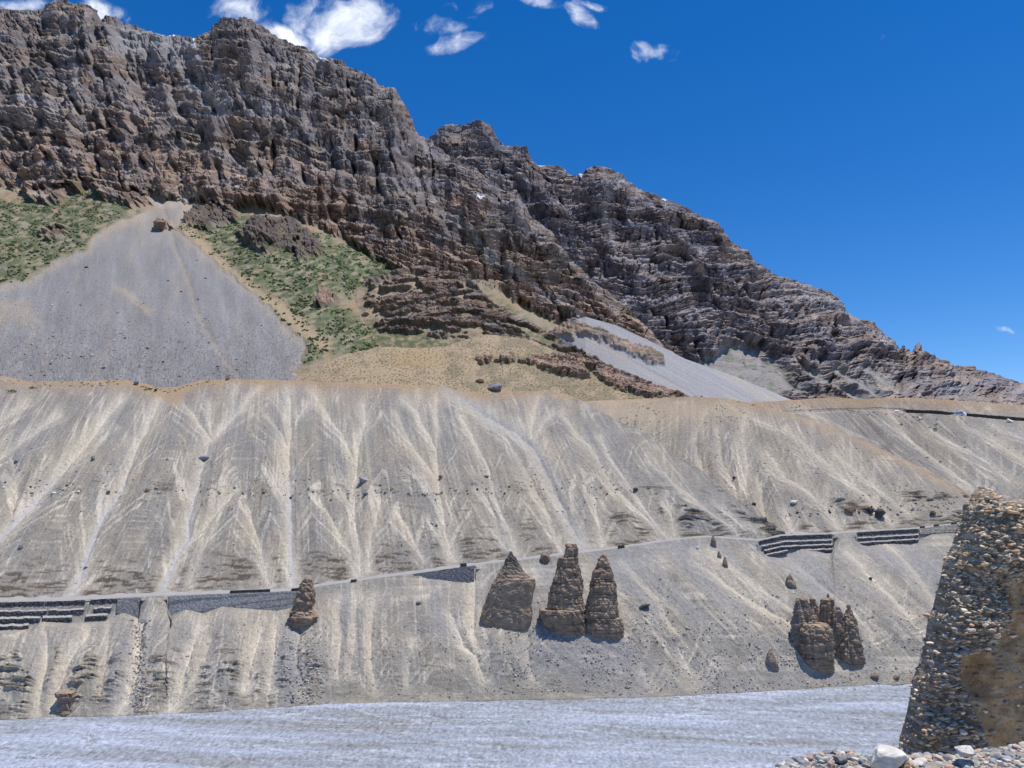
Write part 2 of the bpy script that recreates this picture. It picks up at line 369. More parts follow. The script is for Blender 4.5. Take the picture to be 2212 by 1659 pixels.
def slope_sheet(name, P, x0, st, gul, topline, shear, lowledge, seed, tone=0, blue=1., dip=0, orange=1., skip=None):
    """carve gullies into a scree sheet and colour it; P rows run from the foot up"""
    sx, sy = project(P)
    sx = sx.astype(np.float32); sy = sy.astype(np.float32)
    nr = P.shape[0]
    wx = sx + 5 * fbm(sx / 34, sy / 34, 3, seed) + 1.8 * fbm(sx / 8, sy / 8, 2, seed + 5)
    D = np.full(sx.shape, 60., np.float32); Dn = D.copy(); SG = np.zeros_like(D); pale = np.zeros_like(D)
    for pts, s, w in gul:
        d = seg_dist(wx, sy, pts)
        sgn = np.sign(wx - np.interp(sy, [p[1] for p in pts], [p[0] for p in pts])).astype(np.float32)
        de = d + (1.1 - min(s, 1.1)) * 16
        near = de < D
        SG = np.where(near, sgn, SG); D = np.minimum(D, de)
        breakup = .65 + .6 * fbm(sx / 20, sy / 50, 3, seed + 31)
        pale = np.maximum(pale, np.exp(-(d / (w * .5)) ** 2) * min(s * 1.2, 1) * np.clip(breakup, .45, 1)); pale = np.maximum(pale, np.exp(-(d / (w * 2.4)) ** 2) * .45 * min(s, 1))
    tp = topline(sx); rel = np.clip((sy - tp), 0, None)
    grow = sstep(2, 60, rel) * (.55 + .45 * sstep(0, 200, rel))
    ends = (sstep(-4, 60, np.arange(nr)) * np.minimum(1, (nr - 1 - np.arange(nr)) / 6.))[:, None]; ends[:2] = 0
    xs = sx + shear(sx, sy) * (sy - 1200)
    hgt = 2.1 * (1 - np.exp(-D / 20)) * grow
    hgt = hgt + .45 * fbm(xs / 26, sy / 170, 4, seed + 2) * grow + .5 * fbm(sx / 120, sy / 90, 3, seed + 3)
    rill = ridged(xs / 9, sy / 90, 3, seed + 4)
    chev = np.where(SG > 0, D, D + 300.)
    cc = chev + (.62 + .15 * SG) * sy
    rc = fbm(cc / 8.5 , (sy) / 200 + SG * 7, 4, seed + 8)
    hgt += .10 * rill * grow + .16 * rc * grow
    hgt += .10 * fbm(sx / 4.2, sy / 3.4, 3, seed + 9)
    # horizontal ledges of the old river gravels on the facets
    facet = sstep(12, 34, D)
    q = sy + dip * sx + 5 * fbm(sx / 60, sy / 60, 2, seed + 11)
    band = perlin(q / 4.6, sx / 70., seed + 12) + .6 * perlin(q / 2.3, sx / 30., seed + 13)
    lw = lowledge(sx, sy)
    patch = sstep(.04, .2, fbm(sx / 55, sy / 16, 3, seed + 14) + (lw - .5) * .5)
    led = facet * lw * patch
    bz = np.clip(band, -.25, .8)
    hgt += led * bz * 1.1 + led * .45 * ridged(sx / 6, sy / 4, 3, seed + 15)
    P = P + normals(P) * (hgt * ends)[..., None]
    # colour
    greyblue = C(.225, .222, .222); tan = C(.315, .287, .24); sand = C(.56, .52, .45); brown = C(.088, .073, .058); org = C(.36, .25, .15)
    n1 = fbm(xs / 60, sy / 130, 4, seed + 20)
    upper = 1 - sstep(60, 260, rel)
    gb = np.clip(.42 + 1.7 * n1 + .42 * upper * blue - .25 * (1 - facet) + tone, 0, 1)
    col = tan * (1 - gb[..., None]) + greyblue * gb[..., None]
    facd = np.clip(sstep(10, 45, D) * (.6 + fbm(sx / 30, sy / 45, 3, seed + 40)), 0, 1)
    col = mixc3(col, C(.175, .165, .152), facd * .62)
    stre = np.clip(.62 * sstep(.02, .30, rc) * (1 - .45 * upper) + .42 * sstep(.04, .32, fbm(xs / 6, sy / 120, 4, seed + 21)), 0, 1) * np.clip(.75 + 1.6 * fbm(sx / 60, sy / 60, 3, seed + 41), .15, 1.3)
    col = mixc3(col, sand, np.clip(stre * .85, 0, 1))
    col = mixc3(col, C(.25, .24, .225), np.clip(sstep(.04, .34, -rc) * .5 * facet, 0, 1))
    col = mixc3(col, sand * 1.02, np.clip(pale, 0, 1) * .95)
    bg_ = sstep(.6, 1, np.clip(1 - D / 9, 0, 1)) * 0
    col = mixc3(col, brown, np.clip(led * sstep(.0, .22, -band - .02) * 1.25, 0, 1))
    col = mixc3(col, brown * 1.9, led * .16)
    ob = (1 - sstep(1215, 1260, sx) * (name == 'A')) * (1 - .6 * sstep(1640, 1700, sx) * (name == 'B')) * np.exp(-rel / (15 + 9 * fbm(sx / 40, 0 * sy, 2, seed + 22))) * (1 + .6 * fbm(sx / 25, sy / 12, 3, seed + 23)) * orange
    col = mixc3(col, org, np.clip(ob, 0, 1) * .85)
    # single coarse clasts as albedo mottling
    spk = perlin(sx / 1.9, sy / 1.5, seed + 24)
    col = mixc3(col, C(.10, .092, .085), sstep(.50, .72, perlin(sx / 2.6, sy / 1.9, seed + 27) + .25 * fbm(sx / 60, sy / 30, 2, seed + 28)) * .55)
    col = mixc3(col, C(.50, .47, .43), sstep(.56, .75, perlin(sx / 2.3, sy / 1.8, seed + 29)) * .5)
    col = col * (1 + .2 * spk + .14 * fbm(sx / 5, sy / 4, 3, seed + 25) + .08 * fbm(sx / 90, sy / 90, 2, seed + 26))[..., None]
    col = col * C(1.02, 1.0, .955)
    if skip is not None: P, col = skip(P, col, sx, sy)
    SHEETS[name] = (P, x0, st)
    return P, col, sx, sy, D

# ---- slope below the road
x0, st = -130, 1.8
cols = np.arange(x0, 2380, st)
yb = bed_edge(cols); bb = yb.copy(); bb[:, 2] -= 1.2; bb[:, 1] -= .3
P = stack(cols, [(bb, 1), (yb, 2), (foot(cols), 150), (road_out(cols), 14)])
ws = WALLSET.copy()
_, sy0 = project(P)
yf0 = project(foot(cols))[1]
dn = np.clip(sy0 - yf0[None], 0, None)
wsm = np.convolve(np.pad(ws, 12, mode='edge'), np.hanning(25) / np.hanning(25).sum(), 'valid')
f = np.where(dn < 4, ws[None] , ws[None] * np.exp(-dn / 5) + wsm[None] * (1 - np.exp(-dn / 5)))
f = f * np.exp(-(np.clip(sy0 - pl(ROAD, cols)[None] - 25, 0, None) / 60) ** 2)
up_ = np.clip((yf0[None] - sy0) / np.maximum(yf0 - pl(ROAD, cols), 1)[None], 0, 1)
f = f * (1 - up_)
P = P * (1 + f / P[..., 1])[..., None]
def lshear(x, y): return np.interp(x, [-100, 300, 700, 1100, 1350, 2200], [.35, .3, 0, -.1, -.85, -1.0])
def llow(x, y): return np.interp(x, [-100, 600, 700, 1100, 1400, 2200], [.75, .7, .35, .25, .1, .1]) * (sstep(1330, 1480, y)) 
top_l = lambda x: pl(ROAD, x) + 12
P0 = P.copy()
P, colr, sx, sy, D = slope_sheet('lower', P, x0, st, GULL, top_l, lshear, llow, 100, tone=-.08, blue=0.3, orange=0)
colr = colr * 1.14
# keep the wall backs and the road edge where they belong
P[-15:] = P0[-15:]
P[-30:-15] += (P0[-30:-15] - P[-30:-15]) * np.linspace(0, 1, 15)[:, None, None]
# apron of debris at the foot of the bank (talus cones) and grey gravel trains
cone = np.zeros_like(sx)
for (cx_, cy_, r_) in [(660, 1440, 80), (1150, 1420, 60), (1330, 1440, 110), (90, 1345, 50), (1760, 1190, 70)]:
    cone = np.maximum(cone, np.clip(1 - np.hypot((sx - cx_) / r_, (sy - cy_ - 30) / 80), 0, 1))
trn = sstep(.0, .4, fbm((sx + lshear(sx, sy) * (sy - 1200)) / 75, sy / 300, 3, 140) + .3 * cone + np.interp(sx, [500, 1100, 1250, 2200], [-.15, -.05, .28, .12]))
colr = mixc3(colr, C(.262, .262, .268) * 1.0, trn * .6)
colr *= (1 + .30 * trn * perlin(sx / 1.7, sy / 1.4, 141))[..., None]
tanf = sstep(1440, 1520, sy + 25 * fbm(sx / 80, sy / 40, 3, 150)) * sstep(600, 700, sx)
colr = mixc3(colr, C(.30, .275, .22), tanf * .6)
SHEETS['lower'] = (P, x0, st)
low_P = P
# ---- the road ledge
rc_ = np.arange(-135, 2390, 4.)
ro, ri = road_out(rc_), road_in(rc_)
Pr = stack(rc_, [(ro + np.array([0, -.25, -.25]), 1), (ro + np.array([0, .25, .05]), 1), (ri, 5), (ri + np.array([0, .8, .5]), 1)])
Pr[2:-1, :, 2] += .05 + .1 * fbm(Pr[2:-1, :, 0] / 3, Pr[2:-1, :, 1] / 2, 2, 3)
grc = np.broadcast_to(C(.31, .305, .295), Pr.shape) * (1 + .15 * fbm(Pr[..., 0] / 2, Pr[..., 1], 2, 8))[..., None]

# ---- A: main terrace face left + its right-hand ridge running down to the road
TOPA = [(-140, 805), (0, 811), (60, 824), (150, 824), (200, 824), (258, 818), (300, 826), (345, 838), (380, 836), (430, 822), (500, 819), (650, 822), (700, 826), (800, 829), (960, 834), (985, 846), (1040, 851), (1100, 846), (1190, 843),
        (1225, 852), (1260, 868), (1300, 890), (1400, 940), (1450, 975), (1520, 1020), (1600, 1085), (1660, 1130), (1700, 1156), (1720, 1160)]
def solve_slope(x, base, ytop, deg):
    m = np.tan(np.radians(deg)); r = ray(x, ytop)
    k = (base[..., 2] - m * base[..., 1]) / (r[..., 2] - m)
    return r * k[..., None]
x0, st = -130, 1.8
cols = np.arange(x0, 1712, st)
base = road_in(cols); base[:, 2] += .05
tp = pl(TOPA, cols) + 1.6 * fbm(cols / 30, cols * 0, 4, 60)
tpp = solve_slope(cols, base, tp, 35.0)
back1 = tpp * (1 + 6 / tpp[:, 1:2]); back1[:, 2] = tpp[:, 2] + .2
back2 = tpp * (1 + 60 / tpp[:, 1:2]); back2[:, 2] = tpp[:, 2] - 1.5
ridge = sstep(1190, 1240, cols)[:, None]
b1 = back1.copy(); b1[:, 2] -= 4; b2 = back2.copy(); b2[:, 2] -= 35
P = stack(cols, [(base, 1), (tpp, 265)])
def ush(x, y): return np.interp(x, [-100, 300, 500, 650, 900, 1150, 1300, 1700], [.7, .55, .2, 0, -.25, -.45, -.7, -.9])
def ulow(x, y):
    ry = pl(ROAD, x)
    k = sstep(130, 20, ry - y) * np.interp(x, [0, 800, 1250, 1500, 1700], [1., 1., .75, 1, .9])
    k2 = sstep(24, 8, np.abs(y - 1062)) * .35 + .22 * sstep(1050, 1090, y)
    return np.maximum(k, k2)
P, colr_a, sx, sy, D = slope_sheet('A', P, x0, st, GUL, lambda x: pl(TOPA, x), ush, ulow, 200, tone=-.05, blue=1.)
bgul = seg_dist(sx + 4 * fbm(sx / 20, sy / 20, 2, 3), sy, [g for g in GUL if g[0][0] == (960, 836)][0][0])
colr_a = mixc3(colr_a, C(.29, .295, .31), np.exp(-(bgul / 12) ** 2) * .7 * np.clip(.8 + fbm(sx / 14, sy / 14, 3, 77), 0, 1))
for g_ in [g for g in GUL if g[0][0] in ((347, 857), (265, 863), (453, 951), (623, 842)) and len(g[0]) > 4]:
    bgul = seg_dist(sx + 4 * fbm(sx / 20, sy / 20, 2, 3), sy, g_[0])
    colr_a = mixc3(colr_a, C(.39, .39, .40), np.exp(-(bgul / 7) ** 2) * .7 * sstep(980, 1120, sy))
# tan stain of the slumped lip and of the broad brown flank
warm = sstep(1, 0, np.hypot((sx - 740) / 70, (sy - 880) / 70)) * .4 + sstep(1, 0, np.hypot((sx - 1150) / 260, (sy - 1060) / 160)) * .15
colr_a = mixc3(colr_a, C(.36, .30, .23), warm)
lip = poly_sd(sx, sy, [(230, 818), (330, 822), (430, 818), (400, 850), (385, 885), (350, 860), (290, 842)])
colr_a = mixc3(colr_a, C(.345, .25, .155), sstep(-8, 6, lip + 5 * fbm(sx / 15, sy / 15, 3, 9)) * .75)
# terrace tops behind the lip
tt = P[-1]
bk = stack(cols, [(tt, 1), (tt + (back1 - tpp) * (1 - ridge) + (b1 - tpp) * ridge, 2), (tt + (back2 - tpp) * (1 - ridge) + (b2 - tpp) * ridge, 6)])[1:]
cb = np.broadcast_to(C(.30, .24, .16), bk.shape)
struct(grid('terrace_slope', np.concatenate([P, bk]), np.concatenate([colr_a, cb]), M_scree))

# ---- B: the terrace face behind it, right of the middle
TOPB = [(1180, 868), (1250, 867), (1400, 861), (1500, 857), (1560, 860), (1600, 866), (1700, 890), (1800, 925), (1900, 968), (2000, 1015), (2060, 1050), (2100, 1075), (2200, 1130)]
cols = np.arange(1190, 2150, st)
base = road_in(cols)
off = (1 - sstep(1250, 1760, cols)) * 34
base = base * (1 + off / base[:, 1])[:, None]
tp = pl(TOPB, cols) + 1.4 * fbm(cols / 26, cols * 0, 4, 61)
base[:, 2] += .05
base = ray(cols, project(base)[1] + .6 * off) * base[:, 1:2]
tpp = solve_slope(cols, base, tp, 34.0)
P = stack(cols, [(base, 1), (tpp, 220)])
P, colr_b, sx, sy, D = slope_sheet('B', P, 1190, st, GULB, lambda x: pl(TOPB, x), lambda x, y: np.interp(x, [1200, 1500, 1650, 2100], [.2, 0, -.5, -.95]),
    lambda x, y: sstep(36, 10, pl(ROAD, x) - y + 0 * x) * .9 + sstep(24, 8, np.abs(y - 1100 + (x - 1800) * .1)) * sstep(1700, 1800, x) * .8, 300, tone=-.22, blue=.2, orange=.8)
warm = sstep(1, 0, np.hypot((sx - 1420) / 260, (sy - 890) / 60)) * .75
colr_b = mixc3(colr_b, C(.40, .325, .235), warm)
colr_b = mixc3(colr_b, C(.38, .29, .19), np.exp(-((sy - pl(TOPB, sx)) / 12) ** 2) * sstep(1600, 1700, sx) * .5)
tt = P[-1]; dn = tpp * (1 + 5 / tpp[:, 1:2]); dn[:, 2] = tpp[:, 2] - 1.5 * sstep(1560, 1620, cols); dn2 = tpp * (1 + 40 / tpp[:, 1:2]); dn2[:, 2] = tpp[:, 2] - 1 - 26 * sstep(1560, 1620, cols)
bk = stack(cols, [(tt, 1), (tt + dn - tpp, 2), (tt + dn2 - tpp, 5)])[1:]
struct(grid('terrace_slope', np.concatenate([P, bk]), np.concatenate([colr_b, np.broadcast_to(C(.33, .27, .19), bk.shape)]), M_scree))

# ---- C: farthest terrace face with the upper road
TOPC = [(1540, 872), (1600, 870), (1680, 866), (1740, 862), (1800, 858), (1850, 862), (1960, 859), (2050, 864), (2212, 876), (2400, 892)]
URD = [(1540, 900), (1900, 886), (1958, 892), (2025, 895), (2064, 900), (2111, 903), (2212, 911), (2400, 928)]
cols = np.arange(1560, 2380, st)
base = road_in(cols)
off = (1 - sstep(1600, 2140, cols)) * 60
base = base * (1 + off / base[:, 1])[:, None]
base[:, 2] += .05
base = ray(cols, project(base)[1] + .6 * off) * base[:, 1:2]
uo = solve_slope(cols, base, pl(URD, cols) + .6 * fbm(cols / 20, cols * 0, 3, 4), 33.0)
notch = sstep(1945, 1962, cols)[:, None]
ui = uo * (1 + (.3 + 5.2 * notch) / uo[:, 1:2]); ui[:, 2] = uo[:, 2] + .06
tpp = solve_slope(cols, ui, pl(TOPC, cols) + 1.2 * fbm(cols / 26, cols * 0, 4, 62), 33.0)
P = stack(cols, [(base, 1), (uo, 170), (ui, 4), (tpp, 30)])
Pk = P.copy()
P, colr_c, sx, sy, D = slope_sheet('C', P, 1560, st, GULC, lambda x: pl(TOPC, x), lambda x, y: np.interp(x, [1560, 1900, 2300], [-.9, -1.1, -1.0]),
    lambda x, y: 0 * x, 400, tone=.15, blue=.6, orange=.9)
P[168:180] = Pk[168:180]
colr_c[171:175] = C(.4, .39, .37)
colr_c = mixc3(colr_c, C(.33, .26, .165), sstep(1, 0, np.hypot((sx - 1830) / 110, (sy - 872) / 16)) * .8)
tt = P[-1]; dn2 = tpp * (1 + 90 / tpp[:, 1:2]); dn2[:, 2] = tpp[:, 2] - 1
bk = stack(cols, [(tt, 1), (tt + dn2 - tpp, 4)])[1:]
struct(grid('terrace_slope', np.concatenate([P, bk]), np.concatenate([colr_c, np.broadcast_to(C(.33, .26, .17), bk.shape)]), M_scree))
SHEETS['C'] = (P, 1560, st)

struct(grid('river_bank', low_P, colr, M_scree))
struct(grid('road', Pr, grc, M_road))

# ---- riverbed
cols = np.arange(-200, 2420, 2.6)
e = bed_edge(cols); e = e * (1 + 2.5 / e[:, 1:2]); e[:, 2] = BEDZ
nr_ = 170
ys = np.linspace(0, 1, nr_)
rb = ray(cols, np.full(cols.shape, 1680.)); nb = rb * (BEDZ / rb[:, 2])[:, None]
P = stack(cols, [(nb, 1), (e, nr_)])
X, Y = P[..., 0], P[..., 1]
wv = X + 8 * fbm(X / 40, Y / 20, 2, 501)
lane = fbm(wv / 46, (Y + .10 * X + 2.5 * fbm(X / 25, Y / 14, 3, 510)) / 5.5, 5, 502, .62)
h = .3 * lane + .15 * ridged(wv / 22, (Y + .08 * X) / 2.2, 3, 503) + .10 * fbm(X / .8, Y / .8, 3, 504)
P[..., 2] += h * np.minimum(1, (nr_ - np.arange(nr_ + 1)) / 8.)[:, None] - .12
cbed = np.broadcast_to(C(.255, .285, .33), P.shape).copy()
cbed = mixc3(cbed, C(.335, .375, .455), sstep(-.05, .4, lane))
cbed = mixc3(cbed, C(.20, .21, .21), sstep(.02, .30, -lane) * .85)
cbed = mixc3(cbed, C(.345, .385, .475), sstep(1, 0, np.hypot((X + 85) / 60, (Y - 100) / 30)) * .8)
thin = ridged(wv / 30, (Y + .12 * X) / 1.3, 2, 505)
ch_ = ridged((X + 9 * fbm(X / 30, Y / 18, 3, 520)) / 34, (Y + .16 * X + 5 * fbm(X / 38, Y / 16, 3, 521)) / 4.6, 3, 522)
chm = sstep(.80, .93, ch_)
P[..., 2] -= .28 * chm
cbed = mixc3(cbed, C(.19, .20, .205), chm * .6)
cbed = mixc3(cbed, C(.42, .455, .53), sstep(.76, .82, ch_) * (1 - chm) * .6)
cbed *= (1 - .06 * sstep(.80, .97, thin) + .12 * sstep(.1, .4, fbm(wv / 9, (Y + .1 * X) / 1.4, 3, 509)) + .36 * perlin(X / .42, Y / .95, 506) + .2 * fbm(X / 1.0, Y / 2.4, 3, 511) * (1 + 1.5 * sstep(-.1, .3, -lane)) + .08 * fbm(X / 2, Y / 2, 3, 507))[..., None]
struct(grid('riverbed', P, cbed, M_bed))
SHEETS['bed'] = (P[::-1], -200, 2.6)
# wide floor of the country round about, a little lower than the modelled bed
gx = np.linspace(-6000, 6000, 9); gy = np.linspace(-4000, 9000, 9)
G = np.stack(np.meshgrid(gx, gy), -1); G = np.concatenate([G, np.full(G.shape[:2] + (1,), BEDZ - 1.4)], -1)
struct(grid('ground', G, np.broadcast_to(C(.36, .36, .38), G.shape), M_bed))
# ------------------------------------------------------------------ mountains
SKY1 = [(-160, 46), (-40, 42), (0, 38), (10, 27), (45, 33), (99, 29), (113, 17), (144, 13), (178, 19), (199, 21), (214, 27), (223, 51), (237, 44), (257, 45), (271, 57), (292, 63), (343, 81), (377, 87), (425, 94), (436, 86), (444, 86),
        (461, 65), (480, 51), (508, 46), (535, 45), (549, 50), (563, 63), (583, 72), (594, 86), (618, 98), (652, 106), (672, 117), (690, 134), (720, 134), (748, 144), (759, 158), (791, 169), (811, 176), (818, 190), (856, 197), (859, 207), (876, 235),
        (883, 248), (893, 266), (900, 293), (911, 303), (924, 312), (966, 341), (996, 358), (1024, 368), (1055, 389), (1082, 416), (1117, 425), (1144, 471), (1192, 506), (1213, 537), (1240, 574), (1288, 619), (1336, 660), (1377, 691), (1408, 727), (1440, 760), (1500, 800)]
CLIFF = [(-160, 385), (0, 400), (70, 418), (200, 405), (330, 425), (420, 432), (500, 455), (560, 440), (640, 470), (720, 500), (790, 545), (880, 590), (950, 590), (1040, 600), (1100, 640), (1170, 680), (1260, 725), (1350, 760), (1500, 810)]
SKY2 = [(860, 330), (900, 322), (924, 308), (942, 296), (962, 277), (979, 274), (1000, 284), (1005, 281), (1034, 272), (1043, 269), (1062, 283), (1068, 296), (1082, 317), (1092, 322), (1139, 331), (1147, 348), (1161, 365), (1185, 367), (1213, 370), (1226, 380),
        (1240, 387), (1254, 386), (1285, 363), (1309, 372), (1346, 386), (1357, 399), (1391, 420), (1425, 434), (1464, 446), (1500, 465), (1547, 487), (1576, 528), (1605, 543), (1631, 572), (1642, 576), (1663, 595), (1689, 603), (1725, 617), (1761, 628),
        (1789, 634), (1812, 655), (1823, 677), (1845, 690), (1881, 706), (1910, 730), (1928, 742), (1939, 759), (1944, 750), (1950, 758), (1960, 758), (1966, 764), (1971, 749), (1977, 744), (1985, 766), (2008, 773), (2044, 784), (2052, 793), (2092, 797), (2131, 808), (2168, 819), (2193, 829), (2212, 838), (2300, 862), (2420, 880)]
def jag(x, s, a): return a * (fbm(x / 22, x * 0, 5, s, .62) + .5 * np.round(2.2 * fbm(x / 9, x * 0 + 3, 3, s + 4)) / 2)

def rock_relief(sx, sy, dipf, seed, scale=1.):
    """returns (large relief, strata relief, q, ledge mask) in picture-grid units"""
    wx = sx + 22 * fbm(sx / 70, sy / 90, 3, seed) ; wy = sy + 16 * fbm(sx / 80, sy / 60, 3, seed + 1)
    sh = wx - .35 * wy
    clefts = np.clip(ridged(sh / 85, wy / 190, 2, seed + 50) - .62, 0, 1) / .38
    clefts2 = np.clip(ridged((wx + .3 * wy) / 34, wy / 60, 3, seed + 51) - .6, 0, 1) / .4
    but = ridged(wx / 130, wy / 230, 2, seed + 2) * 48 + ridged(wx / 62, wy / 120, 3, seed + 3) * 20 - clefts ** 3 * 26 - clefts2 ** 4 * 6
    fine = ridged(wx / 15, wy / 30, 4, seed + 4, .6) * 3.0
    q = sy + dipf + 34 * fbm(sx / 230, sy / 190, 2, seed + 5) + 6 * fbm(sx / 80, sy / 70, 2, seed + 6) + 2.2 * fbm(sx / 16, sy / 20, 2, seed + 66)
    st = 0; ledge = 0; tones = 0
    for per, amp, sd_ in ((38., 15., 1), (13., 8.5, 2), (6.0, 5.5, 3)):
        qq = -q / per + .18 * perlin(sx / (per * 5), sy / (per * 4), seed + 7 + sd_)
        fr = qq - np.floor(qq); i = np.floor(qq)
        wgt = .35 + .9 * hash1(i + 1000, seed + sd_)
        saw = np.where(fr < .72, fr / .72, (1 - fr) / .28)
        mod = np.clip(.85 + 1.3 * fbm(sx / 48, sy / 34, 3, seed + 20 + sd_), 0.35, 1.5)
        st = st + amp * saw * wgt * mod
        ledge = np.maximum(ledge, sstep(.70, .80, fr) * wgt * mod * (amp / 9 + .3))
        tones = tones + (hash1(i + 500, seed + 30 + sd_) - .5) * (.5 if per > 8 else .35)
    lay = np.floor(-q / 13. + .3 * perlin(sx / 50, sy / 40, seed + 70)); jn = np.floor((wx + .15 * sy) / 11. + 5.3 * hash1(lay + 900, seed + 71) + .35 * perlin(sx / 9, sy / 9, seed + 72))
    jn2 = np.floor(wx / 5.5 + 3.7 * hash1(np.floor(-q / 6.) + 700, seed + 73) + .3 * perlin(sx / 6, sy / 6, seed + 74))
    st = st + 8.5 * hash1(jn + 31 * lay + 5000, seed + 75) + 3.4 * hash1(jn2 + 57 * np.floor(-q / 6.) + 9000, seed + 76)
    tones = tones + .35 * (hash1(jn + 31 * lay + 5000, seed + 77) - .5)
    crack = ridged(wx / 6.5, wy / 10, 3, seed + 40) * 1.5 + ridged(sx / 3.2, sy / 3.6, 2, seed + 41) * 1.7
    return but + fine, st + crack, q, np.clip(ledge, 0, 1), tones

def polym(sx, sy, pts, soft=8, n=7, seed=0, sc=22):
    return sstep(-soft, soft, poly_sd(sx, sy, pts) + n * fbm(sx / sc, sy / sc, 4, seed) * 1.6)

SNOW = [(358, 83, 14, 3), (378, 89, 8, 3), (426, 97, 4, 3), (433, 120, 4, 9), (440, 143, 6, 4), (514, 47, 4, 3), (700, 136, 9, 3), (1018, 275, 12, 3), (1168, 365, 8, 3), (1155, 334, 14, 2), (1252, 388, 6, 3), (1225, 376, 8, 2), (1066, 436, 14, 3), (1040, 440, 10, 3), (1380, 690, 5, 2), (1432, 437, 6, 2)]
# ---- far massif
x0, st = 870, 1.55
cols = np.arange(x0, 2360, st)
top = pl(SKY2, cols) + jag(cols, 700, 3.0) * np.where(np.abs(cols - 1960) < 30, .3, 1)
dt = np.interp(cols, [870, 1300, 1900, 2360], [1500, 1420, 1350, 1500]); db = np.interp(cols, [870, 1300, 2360], [900, 860, 1000])
Pb = ray(cols, np.full(cols.shape, 893.)) * db[:, None]
Pt = ray(cols, top) * dt[:, None]
ymid = .45 * 893 + .55 * top
Pm = ray(cols, ymid) * (db * .52 + dt * .48)[:, None]
nr_ = 430
P = smooth_rows(stack(cols, [(Pb, 1), (Pm, nr_ // 2), (Pt, nr_ // 2)]), 60)
P[-1] = Pt
sx, sy = project(P); sx = sx.astype(np.float32); sy = sy.astype(np.float32)
big, stt, q, ledge, tones = rock_relief(sx, sy, -.06 * (sx - 1500), 710)
rel = sy - pl(SKY2, sx)
u = P[..., 1] / 1598.
K = 1.15
# long spurs running down to the right
spur = ridged((sx - .9 * sy) / 170, (sy + .2 * sx) / 500, 2, 760) * 42 + ridged((sx - .6 * sy) / 70, sy / 260, 3, 761) * 16
soft = polym(sx, sy, [(1500, 790), (1560, 745), (1620, 745), (1680, 790), (1740, 850), (1500, 870)], 14, 10, 7)
soft = np.maximum(soft, polym(sx, sy, [(2010, 850), (2060, 825), (2120, 862), (2160, 880), (1990, 872)], 8, 10, 8) * .4)
for pts in ([(1722, 790), (1790, 830), (1850, 862)], [(1800, 800), (1860, 835), (1900, 865)], [(1870, 800), (1940, 850)]):
    soft = np.maximum(soft, np.exp(-(seg_dist(sx, sy, pts) / 9) ** 2) * sstep(740, 800, sy))
tap = sstep(0, 45, rel) * sstep(0, 12, np.arange(P.shape[0]))[:, None]
P = P * (1 - (big * (.4 + .6 * tap) + spur * tap - 46 * tap) * u * K * (1 - .5 * soft) / P[..., 1])[..., None]
P[..., 1] -= (big - 44) * .5 * u * sstep(20, 110, rel) * (1 - soft) * sstep(880, 820, sy)
P[..., 1] -= stt * u * K * 1.25 * (1 - .85 * soft) * (.5 + .5 * tap)
P[..., 2] += stt * u * .12 * (1 - soft)
def rock_colour(P, sx, sy, q, ledge, tones, seed, brownf):
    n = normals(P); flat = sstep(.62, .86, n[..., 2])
    brown = C(.205, .145, .108); grey = C(.195, .178, .175); blue = C(.185, .188, .205); tan = C(.40, .35, .285); dark = C(.115, .09, .08)
    g = fbm(sx / 70, q / 26, 4, seed); g2 = fbm(sx / 40, q / 9, 4, seed + 1)
    col = grey * (1 - brownf[..., None]) + brown * brownf[..., None]
    col = mixc3(col, blue, sstep(.0, .45, g) * .75 * (1 - brownf * .6))
    col = mixc3(col, brown * 1.12, sstep(.05, .5, -g) * .7)
    col = mixc3(col, dark, sstep(.12, .55, g2) * .5)
    col = mixc3(col, C(.27, .25, .235), sstep(.15, .5, -g2) * .42)
    col = col * (1 + .75 * tones)[..., None]
    sc_ = sstep(-.2, .3, fbm(sx / 45, sy / 45, 3, seed + 2))
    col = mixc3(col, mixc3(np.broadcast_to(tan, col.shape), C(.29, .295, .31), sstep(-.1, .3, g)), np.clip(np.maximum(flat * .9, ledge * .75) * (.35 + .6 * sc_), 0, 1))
    col = col * (1 + .5 * fbm(sx / 30, q / 16, 4, seed + 12) + .28 * fbm(sx / 9, q / 3.2, 3, seed + 13))[..., None] * C(.96, .885, .835)
    col = mixc3(col, C(.075, .062, .058), sstep(.12, .42, fbm(sx / 22, sy / 26, 4, seed + 14)) * .55)  # dark patches painted in to deepen the shade on the rock faces
    col = mixc3(col, C(.36, .335, .30), sstep(.18, .46, fbm((sx - .5 * sy) / 34, q / 14, 4, seed + 15)) * .5)
    return np.clip(col * (1 + .26 * fbm(sx / 4, sy / 3, 3, seed + 3) + .18 * perlin(sx / 1.9, sy / 1.6, seed + 9))[..., None], .02, 1), n
def snow_on(col, sx, sy, seed):
    s = np.zeros_like(sx)
    for a, b, w, h in SNOW:
        s = np.maximum(s, sstep(1.15, .75, np.hypot((sx - a) / w, (sy - b - .15 * (sx - a)) / h) + .35 * fbm(sx / 4, sy / 3, 2, seed)))
    return mixc3(col, C(.86, .88, .92), s)
bf = np.clip(.02 + 1.0 * fbm(sx / 150, sy / 90, 3, 730) + .35 * np.exp(-rel / 18) + .15 * sstep(650, 800, sy), 0, 1)
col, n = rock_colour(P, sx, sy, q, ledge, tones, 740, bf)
col = mixc3(col, C(.30, .275, .235), soft * .8)
grn = soft * sstep(.05, .4, fbm(sx / 30, sy / 14, 3, 745) ) + .35 * sstep(.2, .5, fbm(sx / 40, sy / 20, 3, 746)) * sstep(770, 840, sy)
col = mixc3(col, C(.13, .165, .075), np.clip(grn, 0, 1) * .55)
